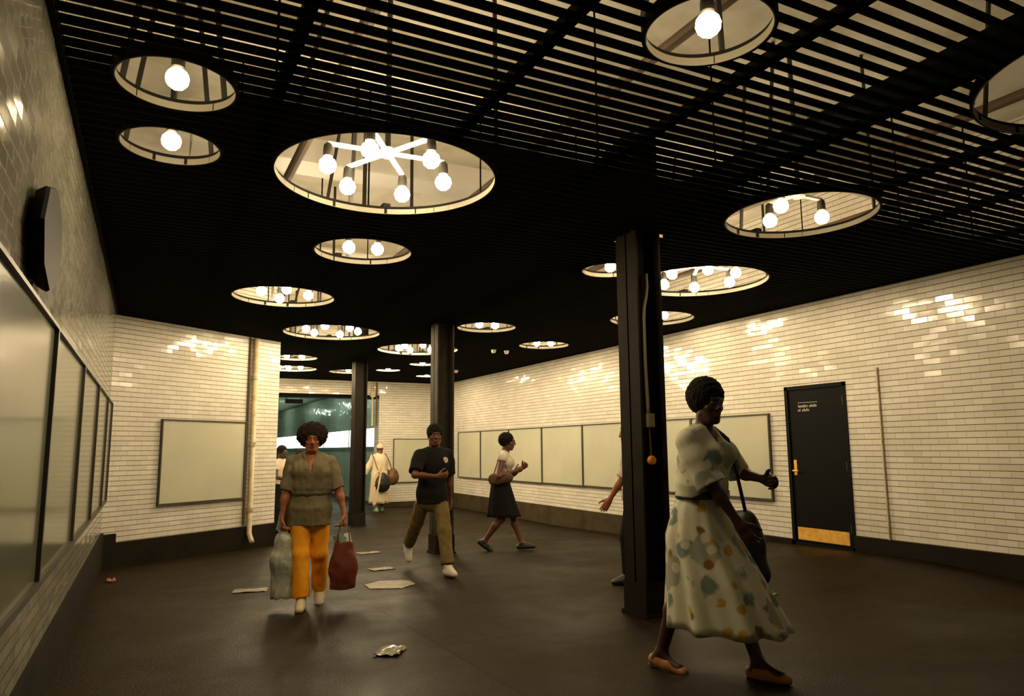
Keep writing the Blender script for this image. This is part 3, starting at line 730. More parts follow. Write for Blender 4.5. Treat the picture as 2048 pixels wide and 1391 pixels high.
def body(P,name_parent,skin,v=.0065,g=1.0,fem=False,legs=True,bare_legs=False,detail=True):
    J=pose(P); k=J['k']; pr=[]
    hip,wa,ch,nk,sf,sr=J['hip'],J['waist'],J['chest'],J['neck'],J['sf'],J['sr']
    pr.append(cone(hip-V3(0,0,.03*k),wa,.145*g*k,.118*g*k,.05,(J['hf'],1.35)))
    pr.append(cone(wa,ch,.120*g*k,.138*g*k,.05,(sf,1.35)))
    pr.append(cone(ch,nk-J['sp']*.10*k,.138*g*k,.10*k,.05,(sf,1.45)))
    pr.append(cone(J['SL']-J['sr']*-.01,J['SR']-J['sr']*.01,.048*k,.048*k,.05))
    pr.append(cone(nk-J['sp']*.03*k+sr*.03,J['SR'],.035*k,.045*k,.04)); pr.append(cone(nk-J['sp']*.03*k-sr*.03,J['SL'],.035*k,.045*k,.04))
    for n in 'RL':
        a,e,w_=J['S'+n],J['E'+n],J['W'+n]; q=P.get('arm_g',1.0)
        pr.append(cone(a,e,.046*k*q,.036*k*q,.03)); pr.append(cone(e,e+(w_-e)*.35,.036*k*q,.036*k*q,.02)); pr.append(cone(e+(w_-e)*.3,w_,.036*k*q,.023*k,.02,(J['n'+n],1.15)))
        pr+=hand_prims(J,n,P.get('curl'+n,.45),k)
        h,kn,an,T=J['H'+n],J['K'+n],J['A'+n],J['T'+n]
        if legs:
            lg=P.get('leg_g',1.0)
            pr.append(cone(h,kn,.082*k*lg,.050*k,.04)); cb=kn+(an-kn)*.32-nz(np.cross(np.cross(an-kn,J['hf']),an-kn))*-.0; back=nz(J['hf']*-1)
            pr.append(cone(kn,cb+back*.018*k,.048*k,.054*k*lg,.03)); pr.append(cone(cb+back*.015*k,an,.052*k*lg,.034*k,.03))
            uf=np.cross(nz(np.cross(T,V3(0,0,1))),T); he=an-uf*.045*k-T*.03*k
            pr.append(cone(an,he,.034*k,.034*k,.02)); pr.append(cone(he,an-uf*.052*k+T*.13*k,.028*k,.026*k,.03)); pr.append(cone(an,an-uf*.055*k+T*.12*k,.03*k,.022*k,.03))
    pr+=head_prims(J,fem)
    vv,ff=surf(pr,v)
    o=npmesh('body',vv,ff,[skin,M['eyewhite'],M['eyedark'],M['lip']],name_parent,face_fun(J))
    return J,o
def shoe_prims(J,n,k,up=.05,heel=0,gr=0):
    an,T=J['A'+n],J['T'+n]; s=nz(np.cross(T,V3(0,0,1))); upv=np.cross(s,T)
    f=an-upv*.052*k
    pr=[cone(f-T*.045*k,f+T*.05*k,.043*k+gr,.044*k+gr,.03),cone(f+T*.05*k-upv*.004,f+T*.155*k-upv*.012,.046*k+gr,.038*k+gr,.03,(upv,1.15)),
        cone(f,an+upv*up*.5,.045*k+gr,.046*k+gr,.02)]
    if up>=0: pr.append(cone(an+upv*min(up,.03)*.3,f+T*.13*k,.040*k+gr,.034*k+gr,.02))
    clip=[(f-upv*.034*k,-upv),(an+upv*up*.6,upv)]
    return pr,clip
def shoes(J,parent,m,v=.006,names='RL',sole=None,**kw):
    k=J['k']
    for n in names:
        pr,cl=shoe_prims(J,n,k,**kw); vv,ff=surf(pr,v,cl); o=npmesh('shoe',vv,ff,m,parent)
        if sole:
            an,T=J['A'+n],J['T'+n]; s=nz(np.cross(T,V3(0,0,1))); upv=np.cross(s,T); f=an-upv*.052*k
            pr=[cone(f-T*.045*k,f+T*.05*k,.047*k,.048*k,.02),cone(f+T*.05*k,f+T*.155*k,.049*k,.042*k,.02)]
            vv,ff=surf(pr,v,[(f-upv*.045*k,-upv),(f-upv*.026*k,upv)]); npmesh('sole',vv,ff,sole,o)
def shirt(J,parent,m,hem,g=1.0,wg=1.0,inf=.018,sleeve=.75,sl_r=.062,v=.007,noise=None,neck=.062,vneck=.05,bust=0,name='shirt',blouse=0,sl_b=None):
    k=J['k']; hip,wa,ch,nk,sf,sr=J['hip'],J['waist'],J['chest'],J['neck'],J['sf'],J['sr']; pr=[]
    pr.append(cone(hip-V3(0,0,.16*k),hip,.150*g*k+inf,.150*g*k+inf,.04,(J['hf'],1.32)))
    pr.append(cone(hip,wa,.150*g*k+inf,.124*g*wg*k+inf,.03,(J['hf'],1.32)))
    pr.append(cone(wa,wa+J['sp']*.04,.124*g*wg*k+inf,.124*g*k+inf+blouse,.02,(sf,1.32)))
    pr.append(cone(wa+J['sp']*.04,ch,.124*g*k+inf+blouse,.142*g*k+inf,.05,(sf,1.32)))
    pr.append(cone(ch,nk-J['sp']*.10*k,.142*g*k+inf,.105*k+inf,.05,(sf,1.42)))
    pr.append(cone(J['SL'],J['SR'],.044*k+inf*.5,.044*k+inf*.5,.04))
    for s in (-1,1):
        pr.append(cone(nk-J['sp']*.035*k+sr*.03*s,J['SR' if s>0 else 'SL'],.040*k+inf*.5,.047*k+inf*.5,.04))
        if bust: pr.append(ell(ch+sr*.075*s*k*g+sf*(.075*g)*k+J['sp']*.02,(.07*k,.06*k,.065*k),(sr,sf,J['sp']),.05))
    for n in 'RL':
        a,e,w_=J['S'+n],J['E'+n],J['W'+n]
        sb=sl_b or sl_r
        if sleeve<=1:
            b=a+(e-a)*sleeve; u=nz(e-a)
            pr.append(cone(a,a+(b-a)*.35,.048*k+inf*.5,sl_r*k*.94,.03)); pr.append(cone(a+(b-a)*.3,b+u*.05,sl_r*k*.92,sb*k,.03,cut=[(b,u)]))
        else:
            b=e+(w_-e)*(sleeve-1); u=nz(w_-e)
            pr.append(cone(a,e,.048*k+inf*.5,sb*k,.03)); pr.append(cone(e,b+u*.05,sb*k,sb*k*.9,.03,cut=[(b,u)]))
    pr.append(cone(nk-J['sp']*.005,nk+J['sp']*.2,neck*k,neck*k*1.3,.012,op='sub'))
    if vneck: pr.append(cone(nk+sf*.075*k,nk+sf*.155*k-J['sp']*vneck*k*2.1,.046*k,.014*k,.010,op='sub'))
    vv,ff=surf(pr,v,[((0,0,hem),(0,0,-1))],noise); return npmesh(name,vv,ff,m,parent)
def trousers(J,parent,m,top,g=1.0,inf=.016,hemf=.93,thigh=.092,knee=.068,ank=.062,v=.007,noise=None,name='trousers'):
    k=J['k']; hip=J['hip']; pr=[cone(hip-V3(0,0,.05*k),hip+V3(0,0,.2),.148*g*k+inf,.125*g*k+inf,.05,(J['hf'],1.3))]
    for n in 'RL':
        h,kn,an=J['H'+n],J['K'+n],J['A'+n]
        pr.append(cone(h,kn,thigh*k*g**.6+inf*.5,knee*k+inf*.5,.04)); b=kn+(an-kn)*hemf; u=nz(an-kn)
        pr.append(cone(kn,b+u*.05,knee*k+inf*.5,ank*k+inf*.5,.03,cut=[(b,u)]))
    vv,ff=surf(pr,v,[((0,0,top),(0,0,1))],noise); return npmesh(name,vv,ff,m,parent)
def loft(name,rings,m,parent,n=96,folds=0,amp=.0,seed=0,thick=.004):
    """rings: (centre, rx, ry, heading)"""
    r=np.random.default_rng(seed); ph=r.uniform(0,6.28,4); vv=[]
    # refine along the length
    R_=[]
    for (c0,a0,b0,h0),(c1,a1,b1,h1) in zip(rings[:-1],rings[1:]):
        for t in np.linspace(0,1,7)[:-1]:
            R_.append((np.array(c0)*(1-t)+np.array(c1)*t,a0+(a1-a0)*t,b0+(b1-b0)*t,h0+(h1-h0)*t))
    c0,a0,b0,h0=rings[-1]; R_.append((np.array(c0,float),a0,b0,h0))
    L_=len(R_)
    for i,(c,a,b,h) in enumerate(R_):
        T=np.arange(n)*2*np.pi/n; tt=i/(L_-1)
        f=1+amp*tt*(np.sin(folds*T+ph[0]+.6*tt)+.5*np.sin((folds*1.7//1)*T+ph[1]))
        x=a*np.cos(T)*f; y=b*np.sin(T)*f
        X=x*np.cos(h)-y*np.sin(h); Y=x*np.sin(h)+y*np.cos(h)
        vv.append(np.stack([c[0]+X,c[1]+Y,np.full(n,c[2])+amp*.5*tt*a*np.sin(folds*T+ph[2])],1))
    vv=np.concatenate(vv); F=[]
    for i in range(L_-1):
        for j in range(n): F.append((i*n+j,i*n+(j+1)%n,(i+1)*n+(j+1)%n,(i+1)*n+j))
    o=npmesh(name,vv,np.array(F)[:,::-1],m,parent); md=o.modifiers.new('s','SOLIDIFY'); md.thickness=thick; return o
def hair(J,parent,m,kind='afro',v=.007,seed=1,ra=(.135,.13,.125),off=(0,-.03,.045),namp=.012):
    k=J['k']; c,f,u,r=J['hd'],J['hF'],J['hU'],J['hR']; ax=(r,f,u)
    g=lambda x,y,z: c+r*x*k+f*y*k+u*z*k
    pr=[ell(g(*off),tuple(np.array(ra)*k),ax,.02)]
    if kind=='afro':
        pr.append(ell(g(0,.150,-.045),(.068*k,.105*k,.098*k),ax,.015,'sub'))
        pr.append(ell(g(0,.06,-.14),(.06*k,.10*k,.08*k),ax,.02,'sub'))
    elif kind=='cap':   # short hair close to the skull
        pr.append(ell(g(0,.120,-.055),(.085*k,.085*k,.110*k),ax,.01,'sub'))
        pr.append(ell(g(0,.02,-.12),(.12*k,.13*k,.085*k),ax,.015,'sub'))
    vv,ff=surf(pr,v,noise=wav(namp*.8,170,seed)); return npmesh('hair',vv,ff,m,parent)
def belt(J,parent,m,z,rx,ry,hgt=.03,heading=0,c=None):
    c=J['hip'] if c is None else c
    loft('belt',[((c[0],c[1],z+hgt/2),rx,ry,heading),((c[0],c[1],z-hgt/2),rx,ry,heading)],m,parent,thick=.006)
M['eyewhite']=mat('eye white',(.30,.24,.18),.5); M['eyedark']=mat('iris and brow',(.012,.008,.006),.3); M['lip']=mat('lips',(.20,.05,.03),.45)
M['skin_a']=mat('warm brown skin',(.36,.12,.040),.5,sss=.1); M['skin_b']=mat('deep brown skin',(.13,.048,.022),.5,sss=.05); M['skin_c']=mat('dark brown skin',(.055,.022,.013),.5)
M['hair']=mat('dark brown hair',(.020,.010,.006),.9,spec=.2,bump=.004,bscale=220)
M['hairbk']=mat('black hair',(.010,.008,.006),.9,spec=.2,bump=.004,bscale=220)
M['olive']=mat('grey olive cotton',(.20,.165,.095),.9,spec=.2,bump=.003,bscale=60,noise=(5,(.14,.115,.065),.4,.7))
M['orangec']=mat('orange cotton',(.95,.40,.018),.9,spec=.2,bump=.003,bscale=45,noise=(5,(.78,.29,.012),.4,.7))
M['olive_dark']=mat('dark olive cord',(.05,.042,.024),.9)
M['cream']=mat('cream canvas',(.62,.53,.36),.7)
M['soledark']=mat('dark rubber sole',(.03,.025,.018),.7)
M['blackc']=mat('black cotton',(.012,.011,.010),.95,spec=.15,bump=.003,bscale=50)
M['khaki']=mat('olive khaki cotton',(.20,.145,.050),.9,spec=.2,bump=.003,bscale=45,noise=(6,(.13,.09,.03),.4,.7))
M['whitec']=mat('white cotton',(.66,.60,.50),.9,spec=.2,bump=.003,bscale=40)
M['robe']=mat('off white robe cotton',(.66,.58,.42),.95,spec=.2,bump=.004,bscale=25)
M['pinkw']=mat('pinkish white cotton',(.62,.50,.40),.9,spec=.2,bump=.003,bscale=40)
M['leather']=mat('brown leather',(.13,.060,.022),.5,noise=(10,(.08,.035,.014),.4,.7))
M['tan']=mat('tan leather',(.42,.17,.055),.5)
M['blackl']=mat('black leather',(.012,.011,.010),.45)
M['redbag']=mat('dark red brown bag',(.16,.026,.010),.55,noise=(9,(.09,.014,.007),.4,.7),bump=.004,bscale=25)
M['plastic']=mat('pale blue translucent plastic',(.36,.40,.34),.3,noise=(7,(.50,.47,.36),.4,.7),bump=.01,bscale=22,spec=.6)
M['tealc']=mat('teal cotton',(.20,.34,.29),.9)
M['woodp']=mat('pale varnished wood',(.68,.52,.30),.45)
def floral():
    m=bpy.data.materials.new('flowered cotton'); m.use_nodes=True; nt=m.node_tree; N=nt.nodes.new; L=nt.links.new; b=nt.nodes['Principled BSDF']; b.inputs['Roughness'].default_value=.9
    tc=N('ShaderNodeTexCoord'); col=None; prev=(.66,.65,.50,1)
    mixes=[(5.5,(.18,.24,.20,1),.42,.34,3),(4.2,(.33,.35,.27,1),.50,.44,9),(7.5,(.55,.34,.06,1),.27,.20,21),(6.0,(.24,.12,.06,1),.22,.15,33),(9,(.62,.60,.50,1),.34,.26,41)]
    src=None
    for sc,c,lo,hi,w_ in mixes:
        mp=N('ShaderNodeMapping'); mp.inputs['Location'].default_value=(w_,w_*.7,w_*.3); L(tc.outputs['Object'],mp.inputs[0])
        v=N('ShaderNodeTexVoronoi'); v.inputs['Scale'].default_value=sc; v.inputs['Randomness'].default_value=1; L(mp.outputs[0],v.inputs['Vector'])
        n=N('ShaderNodeTexNoise'); n.inputs['Scale'].default_value=14; L(mp.outputs[0],n.inputs['Vector'])
        ad=N('ShaderNodeMath'); ad.operation='MULTIPLY_ADD'; L(n.outputs[0],ad.inputs[0]); ad.inputs[1].default_value=.35; L(v.outputs['Distance'],ad.inputs[2])
        r=N('ShaderNodeMapRange'); r.inputs[1].default_value=lo+.16; r.inputs[2].default_value=hi+.16; L(ad.outputs[0],r.inputs[0])
        mx=N('ShaderNodeMix'); mx.data_type='RGBA'; L(r.outputs[0],mx.inputs[0]); mx.inputs[7].default_value=c
        if src is None: mx.inputs[6].default_value=prev
        else: L(src,mx.inputs[6])
        src=mx.outputs[2]
    L(src,b.inputs['Base Color']); return m
M['floral']=floral()
def W_(e,p): # local -> world
    a=e.rotation_euler.z; return Vector((e.location.x+p[0]*math.cos(a)-p[1]*math.sin(a),e.location.y+p[0]*math.sin(a)+p[1]*math.cos(a),e.location.z+p[2]))
def place(x,y,toward,label,dz=0):
    """toward: world heading the person faces, radians measured from +y towards +x"""
    e=empty('person',(x,y,fz(x,y)+dz),-toward); tag(e,label,'person'); return e
CAMH=lambda x,y: math.atan2(-x,-y)      # heading from a point towards the camera
def ring(c,r,a0,a1,n=20,ax=((1,0,0),(0,0,1))):
    c=V3(*c); return [tuple(c+np.array(ax[0])*math.cos(t)*r[0]+np.array(ax[1])*math.sin(t)*r[1]) for t in np.linspace(a0,a1,n)]
# ---- woman in olive shirt and orange trousers, walking to the camera with two bags
x,y=1.42,7.12
p1=place(x,y,CAMH(x,y)+.05,'woman walking toward the camera in olive shirt and orange trousers, a bag in each hand')
P=dict(H=1.66,shw=.178,footR=(.045,.16,.0,-.05,0),footL=(-.10,-.20,.035,.05,-.35),handR=(.27,.10,.665),handL=(-.345,.10,.76),elbowR=(.8,-.6,0),elbowL=(-.8,-.6,0),
       head=(.06,-.10),curlR=.95,curlL=.95,thumbR=(-.1,1,0),thumbL=(.1,1,0),arm_g=1.12,dirR=(.02,.05,-1),dirL=(-.02,.05,-1))
J,_=body(P,p1,M['skin_a'],.0055,g=1.18,fem=True)
wf=wav(.0050,24,3,(1.3,1.3,1.3))
shirt(J,p1,M['olive'],.745,g=1.24,wg=.86,inf=.020,sleeve=.97,sl_r=.070,sl_b=.072,v=.006,noise=wf,bust=1,blouse=.018,vneck=.075,neck=.070)
# gathered waist string and open collar
loft('waist_tie',[((J['waist'][0],J['waist'][1]-.0,J['waist'][2]+.004),.193,.158,0),((J['waist'][0],J['waist'][1],J['waist'][2]-.014),.195,.160,0)],M['olive_dark'],p1,folds=11,amp=.02)
for s in (-1,1):
    q=J['neck']
    a=[tuple(q+V3(s*.066,-.03,.012)),tuple(q+V3(s*.074,.03,.006)),tuple(q+V3(s*.062,.085,-.03)),tuple(q+V3(s*.028,.125,-.095))]
    MB().tube(a,[.012,.016,.018,.008],8).build('collar',M['olive'],p1,smooth=True)
trousers(J,p1,M['orangec'],.752,g=1.12,inf=.014,hemf=.95,thigh=.094,knee=.072,ank=.070,v=.007,noise=wav(.005,20,8,(1.3,1.3,.8)))
shoes(J,p1,M['cream'],.0055,sole=M['soledark'])
hair(J,p1,M['hair'],'afro',.0055,2,ra=(.150,.125,.132),off=(0,-.04,.04),namp=.009)
WL=W_(p1,J['palmL']); WR=W_(p1,J['palmR'])
def hang_bag(name,top,zb,rz,m,label,w_,d,kind,handle,hl,hw):
    """bag hanging from a hand at `top`, bottom at height zb"""
    e=empty(name,(top.x,top.y,zb),rz); tag(e,label,'bag'); h=top.z-zb-hl
    if kind=='plastic':
        pr=[cone((0,0,.03),(0,0,h*.55),w_*.44,w_*.50,.05,((0,1,0),w_/d)),cone((0,0,h*.55),(0,0,h-.06),w_*.48,w_*.34,.05,((0,1,0),w_/d)),cone((0,0,h-.06),(0,0,h+.03),w_*.30,w_*.12,.04,((0,1,0),w_/d))]
        vv,ff=surf(pr,.006,[((0,0,.004),(0,0,-1))],wav(.010,26,4,(1.4,1.4,.5)))
    else:
        pr=[cone((0,0,.05),(0,0,h*.45),w_*.50,w_*.50,.06,((0,1,0),w_/d)),cone((0,0,h*.45),(0,0,h),w_*.49,w_*.36,.06,((0,1,0),w_/d))]
        vv,ff=surf(pr,.006,[((0,0,.004),(0,0,-1)),((0,0,h),(0,0,1))],wav(.006,22,5))
    npmesh('bag_body',vv,ff,m,e)
    for s in (-1,1):
        pts=[(-hw,s*.02,h-.015),(-hw*.8,s*.012,h+hl*.5),(-.02,s*.004,h+hl*.97),(.02,s*.004,h+hl*.97),(hw*.8,s*.012,h+hl*.5),(hw,s*.02,h-.015)]
        MB().tube(pts,.005,8).build('handle',handle,e,smooth=True)
    return e,h
b1,h1=hang_bag('plastic_bag',WR,fz(x,y)+.10,p1.rotation_euler.z,M['plastic'],'tall pale bluish plastic carrier bag hanging beside the orange trousers',.215,.16,'plastic',M['plastic'],.07,.04)
b2,h2=hang_bag('tote_bag',WL+Vector((.018,-.015,0)),fz(x,y)+.155,p1.rotation_euler.z,M['redbag'],'dark red brown tote bag stuffed with papers in the woman\'s other hand',.245,.16,'tote',M['leather'],.17,.06)
for dx,dy,hh,mm,rx in ((-.045,.0,.085,'white',.2),(.01,.02,.06,'tealscrap',-.3),(.05,-.01,.07,'paper',.35)):
    o=MB().box(-.03,.03,-.008,.008,-.10,hh,.004).build('paper_bundle',M[mm],b2); o.location=(dx,dy,h2-.01); o.rotation_euler=(.1,rx,.3)
# ---- man in black shirt and khaki trousers, striding
x,y=3.13,8.36
p=place(x,y,CAMH(x,y)-.42,'man in black T-shirt and khaki trousers striding in front of the middle column')
P=dict(H=1.80,shw=.185,footR=(.06,-.62,.18,-.2,-.95),footL=(-.05,.34,0,0,.05),pelvis=(0,-.02),drop=.035,lean=(0,.09),kneeR=(.05,1,.2),
       handR=(.10,.33,1.16),handL=(-.28,-.10,.86),elbowR=(1,-.2,-.35),elbowL=(-.8,-.8,0),head=(-.25,-.05),curlR=.7,curlL=.6,thumbR=(0,.3,1),dirR=(-1,.30,.05),twist=.12)
J,_=body(P,p,M['skin_b'],.006,g=1.0)
shirt(J,p,M['blackc'],.83,g=1.05,inf=.028,sleeve=.85,sl_r=.078,sl_b=.08,noise=wav(.006,14,13),vneck=0,neck=.064)
trousers(J,p,M['khaki'],.845,g=1.0,inf=.016,hemf=.92,thigh=.088,knee=.070,ank=.062,noise=wav(.004,22,14,(1,1,1.4)))
shoes(J,p,M['whitec'],.006,sole=M['cream'])
hair(J,p,M['hairbk'],'cap',.007,5,ra=(.093,.108,.103),off=(0,-.012,.04),namp=.004)
o=MB().lathe([(0,0),(.036,0),(.040,.003),(.032,.008),(0,.010)],n=7).build('chest_print',M['whitec'],p); q=J['chest']+J['sf']*.132-J['sr']*.075+J['sp']*.05; o.location=tuple(q); o.rotation_euler=(-math.pi/2,0,0); o['label']='white blotch printed on the chest'
# ---- woman in white top and black skirt walking right
x,y=4.84,10.0
RTH=math.pi/2+YAW      # heading along the picture, to the right
p=place(x,y,RTH+.15,'woman in white sleeveless top and short black skirt striding right beyond the middle column')
P=dict(H=1.77,shw=.16,footR=(.06,-.24,.055,0,-.6),footL=(-.04,.32,0,0,.08),drop=.03,lean=(0,.14),handR=(.16,.24,1.18),handL=(-.06,.32,1.22),elbowR=(.5,-1,-.5),elbowL=(-.6,-1,-.4),
       head=(.0,-.1),curlR=.9,curlL=.8,thumbR=(0,0,1),thumbL=(0,0,1),leg_g=.95)
J,_=body(P,p,M['skin_b'],.0065,g=.95,fem=True)
shirt(J,p,M['whitec'],.99,g=.98,inf=.014,sleeve=.18,sl_r=.058,noise=wav(.005,18,23),bust=1,vneck=.03)
hp=J['hip']
loft('skirt',[((hp[0],hp[1]+.022,1.12),.142,.118,0),((hp[0],hp[1],.98),.172,.148,0),((hp[0],hp[1]+.02,.75),.19,.20,0),((hp[0],hp[1]+.05,.50),.20,.26,0)],M['blackc'],p,folds=7,amp=.03)
shoes(J,p,M['blackl'],.006,up=.0)
hair(J,p,M['hairbk'],'afro',.007,6,ra=(.10,.115,.112),off=(0,-.035,.032),namp=.008)
SR=J['SR']; top=W_(p,J['ER']+V3(.02,-.0,-.03))
e=empty('shoulder_bag',(W_(p,V3(.225,.04,1.06))),p.rotation_euler.z); tag(e,'dark brown bag tucked under the arm of the woman in black skirt','bag')
vv,ff=surf([cone((0,-.11,0),(0,.12,.03),.085,.07,.04,((1,0,0),1.9))],.006,noise=wav(.005,25,4)); npmesh('bag_body',vv,ff,M['leather'],e)
MB().tube([(-.02,-.12,.05),(-.06,-.07,.22),(-.09,-.05,.36),(-.12,-.03,.40),(-.11,.02,.37),(-.06,.06,.22),(-.02,.12,.07)],.008,8).build('strap',M['leather'],e,smooth=True)
# ---- woman in flowered dress, foreground
x,y=3.12,3.60
p=place(x,y,RTH+.80,'woman in long pale flowered dress walking past the near column in the foreground')
P=dict(H=1.79,shw=.175,footR=(.10,-.24,.0,0,-.12),footL=(-.08,.32,0,0,.05),drop=.03,lean=(0,.10),pelvis=(0,.02),handR=(.08,.32,.92),handL=(-.30,.30,1.16),elbowR=(.9,-1,.0),elbowL=(-.9,-.6,-.5),
       head=(-.35,-.12),curlR=.55,curlL=.65,thumbR=(0,.6,1),thumbL=(0,0,1),leg_g=.9)
J,_=body(P,p,M['skin_c'],.0055,g=1.0,fem=True)
shirt(J,p,M['floral'],1.065,g=1.10,inf=.022,sleeve=1.0,sl_r=.078,sl_b=.088,noise=wav(.007,15,33),bust=1,vneck=.06,name='dress_bodice',blouse=.022)
hp=J['hip']
loft('dress_skirt',[((hp[0],hp[1]+.015,1.085),.158,.128,0),((hp[0],hp[1],.98),.195,.165,0),((hp[0],hp[1]-.0,.82),.225,.22,0),((hp[0]-.02,hp[1]+.06,.58),.26,.29,0),((hp[0]-.06,hp[1]+.11,.28),.31,.38,0)],M['floral'],p,n=160,folds=9,amp=.055,seed=3)
belt(J,p,M['blackl'],1.072,.188,.158,.045,0,c=J['hip']+V3(0,.02,0))
shoes(J,p,M['tan'],.0055,up=-.035,gr=-.006,sole=M['soledark'])
hair(J,p,M['hairbk'],'afro',.006,9,ra=(.108,.118,.118),off=(0,-.03,.045),namp=.006)
q=V3(-.27,.10,.86)
e=empty('handbag',W_(p,V3(-.40,.02,.50)),p.rotation_euler.z); tag(e,'large black shoulder bag hanging behind the flowered dress','bag')
vv,ff=surf([cone((0,-.16,.06),(0,.14,.06),.10,.10,.05,((1,0,0),1.5)),cone((0,-.12,.22),(0,.12,.24),.10,.10,.10,((1,0,0),1.6)),cone((0,-.08,.36),(0,.08,.38),.075,.075,.10,((1,0,0),1.6))],.006,[((0,0,.0),(0,0,-1))],wav(.005,18,44)); npmesh('bag_body',vv,ff,M['blackl'],e)
sl=J['SL']-V3(-.40,.02,.50)
MB().tube([(0,-.10,.40),(.10,-.08,.68),tuple(sl+V3(.02,-.09,.02)),tuple(sl+V3(.035,0,.085)),tuple(sl+V3(.02,.08,.01)),(.10,.10,.68),(0,.10,.40)],.012,8).build('strap',M['blackl'],e,smooth=True)
# ---- person hidden behind the near column, one arm showing
x,y=4.635,6.32
p=place(x,y,RTH+math.pi+.1,'person in white short-sleeved shirt mostly hidden behind the near column, one arm showing')
P=dict(H=1.68,shw=.17,footR=(.09,.08,0),footL=(-.09,-.10,0),handR=(.25,-.05,.78),handL=(-.20,.33,.80),elbowL=(-.5,-.6,0),curlL=.5,curlR=.5,lean=(0,.02))
J,_=body(P,p,M['skin_a'],.007,g=1.0)
shirt(J,p,M['pinkw'],.88,g=1.05,inf=.02,sleeve=.95,sl_r=.075,noise=wav(.005,16,53),vneck=0)
trousers(J,p,M['blackc'],1.0,g=1.0,v=.009)
shoes(J,p,M['blackl'],.008); hair(J,p,M['hairbk'],'cap',.007,11,ra=(.095,.11,.105),off=(0,-.012,.04),namp=.004)
# ---- robed person from behind with cap, bags and crutch
x,y=5.42,18.45
p=place(x,y,CAMH(x,y)+math.pi-.25,'person in long off-white robe and cap walking away at the far wall')
P=dict(H=1.72,shw=.175,footR=(.10,.08,0,-.1,0),footL=(-.09,-.14,.0,.1,0),handL=(-.40,.06,.88),handR=(.22,.22,.95),elbowL=(-1,-.5,0),elbowR=(.8,-1,0),lean=(.04,.06),curlL=1.0,curlR=.7)
J,_=body(P,p,M['skin_b'],.0085,g=1.05)
shirt(J,p,M['robe'],.86,g=1.12,inf=.035,sleeve=1.75,sl_r=.08,sl_b=.075,v=.009,noise=wav(.008,14,63),vneck=0,name='robe')
hp=J['hip']
loft('robe_skirt',[((hp[0],hp[1],1.02),.20,.16,0),((hp[0],hp[1],.7),.225,.19,0),((hp[0],hp[1],.22),.26,.23,0)],M['robe'],p,n=80,folds=8,amp=.05,seed=5)
shoes(J,p,M['tealscrap'],.008)
c,f,u,r=J['hd'],J['hF'],J['hU'],J['hR']
vv,ff=surf([ell(c+u*.055-f*.01,(.092,.105,.075),(r,f,u),.02),ell(c+u*.02-f*.01,(.094,.107,.03),(r,f,u),.02)],.007,[(c+u*.015,-u)]); npmesh('cap',vv,ff,M['robe'],p)
def rbag(name,off,rad,m,label,stp):
    e=empty(name,W_(p,V3(*off)),p.rotation_euler.z); tag(e,label,'bag')
    vv,ff=surf([ell((0,0,rad[2]),rad,None,.02),ell((0,0,rad[2]*1.5),(rad[0]*.6,rad[1]*.8,rad[2]*.8),None,.05)],.008,noise=wav(.007,18,7)); npmesh('bag_body',vv,ff,m,e)
    o_=V3(*off); MB().tube([tuple(V3(*q)-o_) for q in stp],.012,8).build('strap',M['leather'],e,smooth=True)
rbag('round_bag',(.36,-.02,.66),(.16,.13,.20),M['leather'],'round brown bag on the right side of the robed person',[(.33,-.02,.98),(.27,-.10,1.2),(.17,-.10,1.42),(.14,-.0,1.48),(.17,.09,1.42),(.30,.08,1.2),(.36,.04,.98)])
rbag('black_bag',(.02,-.30,.50),(.20,.10,.22),M['blackl'],'black bag hanging at the back of the robed person, under the crutch',[(-.04,-.28,.9),(-.13,-.24,1.15),(-.19,-.15,1.38),(-.20,-.04,1.46),(-.18,.06,1.40)])
e=empty('crutch',W_(p,V3(-.24,-.46,.22)),p.rotation_euler.z); tag(e,'pale wooden crutch carried upright at the left side of the robed person','crutch'); e.rotation_euler=(0,.10,p.rotation_euler.z)
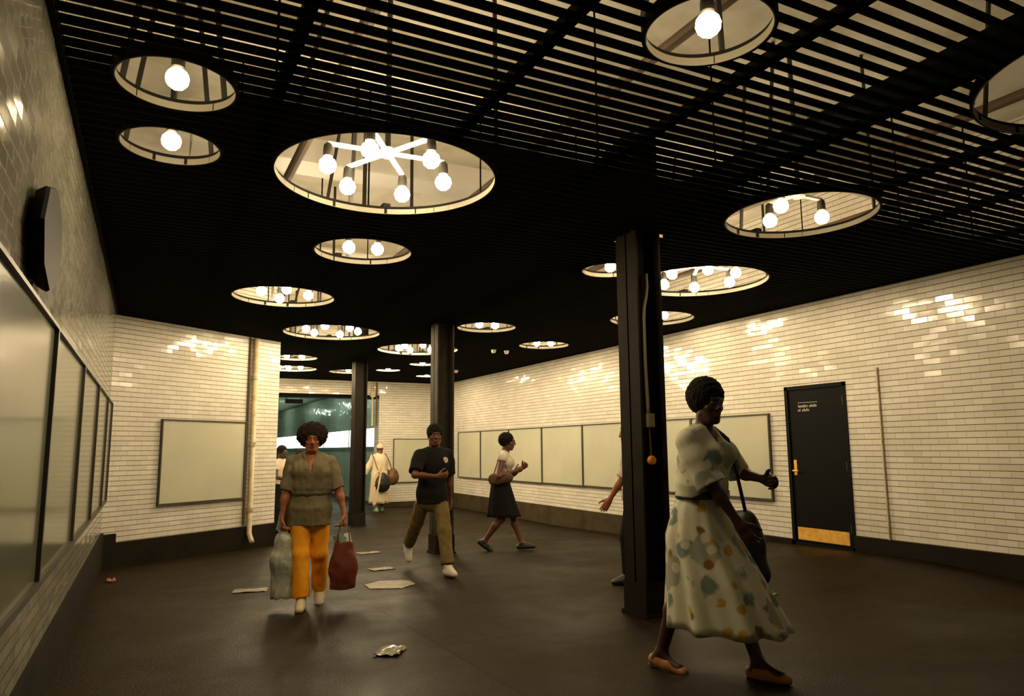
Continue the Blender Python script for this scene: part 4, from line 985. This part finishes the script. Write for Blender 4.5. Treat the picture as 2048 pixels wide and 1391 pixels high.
MB().bar((-.012,0,.0),(-.085,0,.62),.036,.03).bar((-.085,0,.62),(.09,0,1.0),.036,.03).build('upright',M['woodp'],e)
MB().bar((.03,0,.0),(.10,0,.98),.036,.03).build('upright',M['woodp'],e)
MB().bar((-.03,0,.02),(.05,0,.02),.026,.05).build('foot',M['woodp'],e)
MB().tube([(-.06,0,.46),(.07,0,.46)],.016,10).build('hand_grip',M['dark'],e)
# ---- two people near the far opening, mostly hidden
x,y=2.36,14.9
p=place(x,y,RTH+.4,'person in white top and black trousers at the edge of the angled wall')
P=dict(H=1.66,shw=.16,footR=(.09,-.05,0),footL=(-.09,.15,0),handR=(.10,.30,1.02),handL=(-.26,.10,.8),elbowR=(.6,-1,-.3),lean=(0,.04),curlR=.6)
J,_=body(P,p,M['skin_c'],.008,g=.95,fem=True)
shirt(J,p,M['pinkw'],.93,g=1.0,inf=.02,sleeve=.5,sl_r=.07,v=.009,noise=wav(.005,16,73),vneck=0)
trousers(J,p,M['blackc'],1.0,g=1.0,v=.009); shoes(J,p,M['blackl'],.008); hair(J,p,M['hairbk'],'cap',.007,12,ra=(.095,.11,.105),off=(0,-.015,.04),namp=.004)
x,y=2.99,16.3
p=place(x,y,RTH+.2,'person in black top and wide teal skirt behind the woman in orange trousers')
P=dict(H=1.58,shw=.16,footR=(.09,-.05,0),footL=(-.09,.1,0),handR=(.20,.10,.80),handL=(-.20,.12,.8),lean=(0,.05))
J,_=body(P,p,M['skin_c'],.009,g=1.0,fem=True)
shirt(J,p,M['blackc'],.93,g=1.0,inf=.025,sleeve=1.6,sl_r=.07,v=.009,vneck=0)
hp=J['hip']
loft('skirt',[((hp[0],hp[1],1.04),.15,.13,0),((hp[0],hp[1],.7),.24,.27,0),((hp[0],hp[1],.12),.27,.34,0)],M['tealc'],p,n=80,folds=8,amp=.04,seed=6)
shoes(J,p,M['blackl'],.009); hair(J,p,M['hairbk'],'cap',.008,15,ra=(.095,.11,.105),off=(0,-.015,.04),namp=.004)
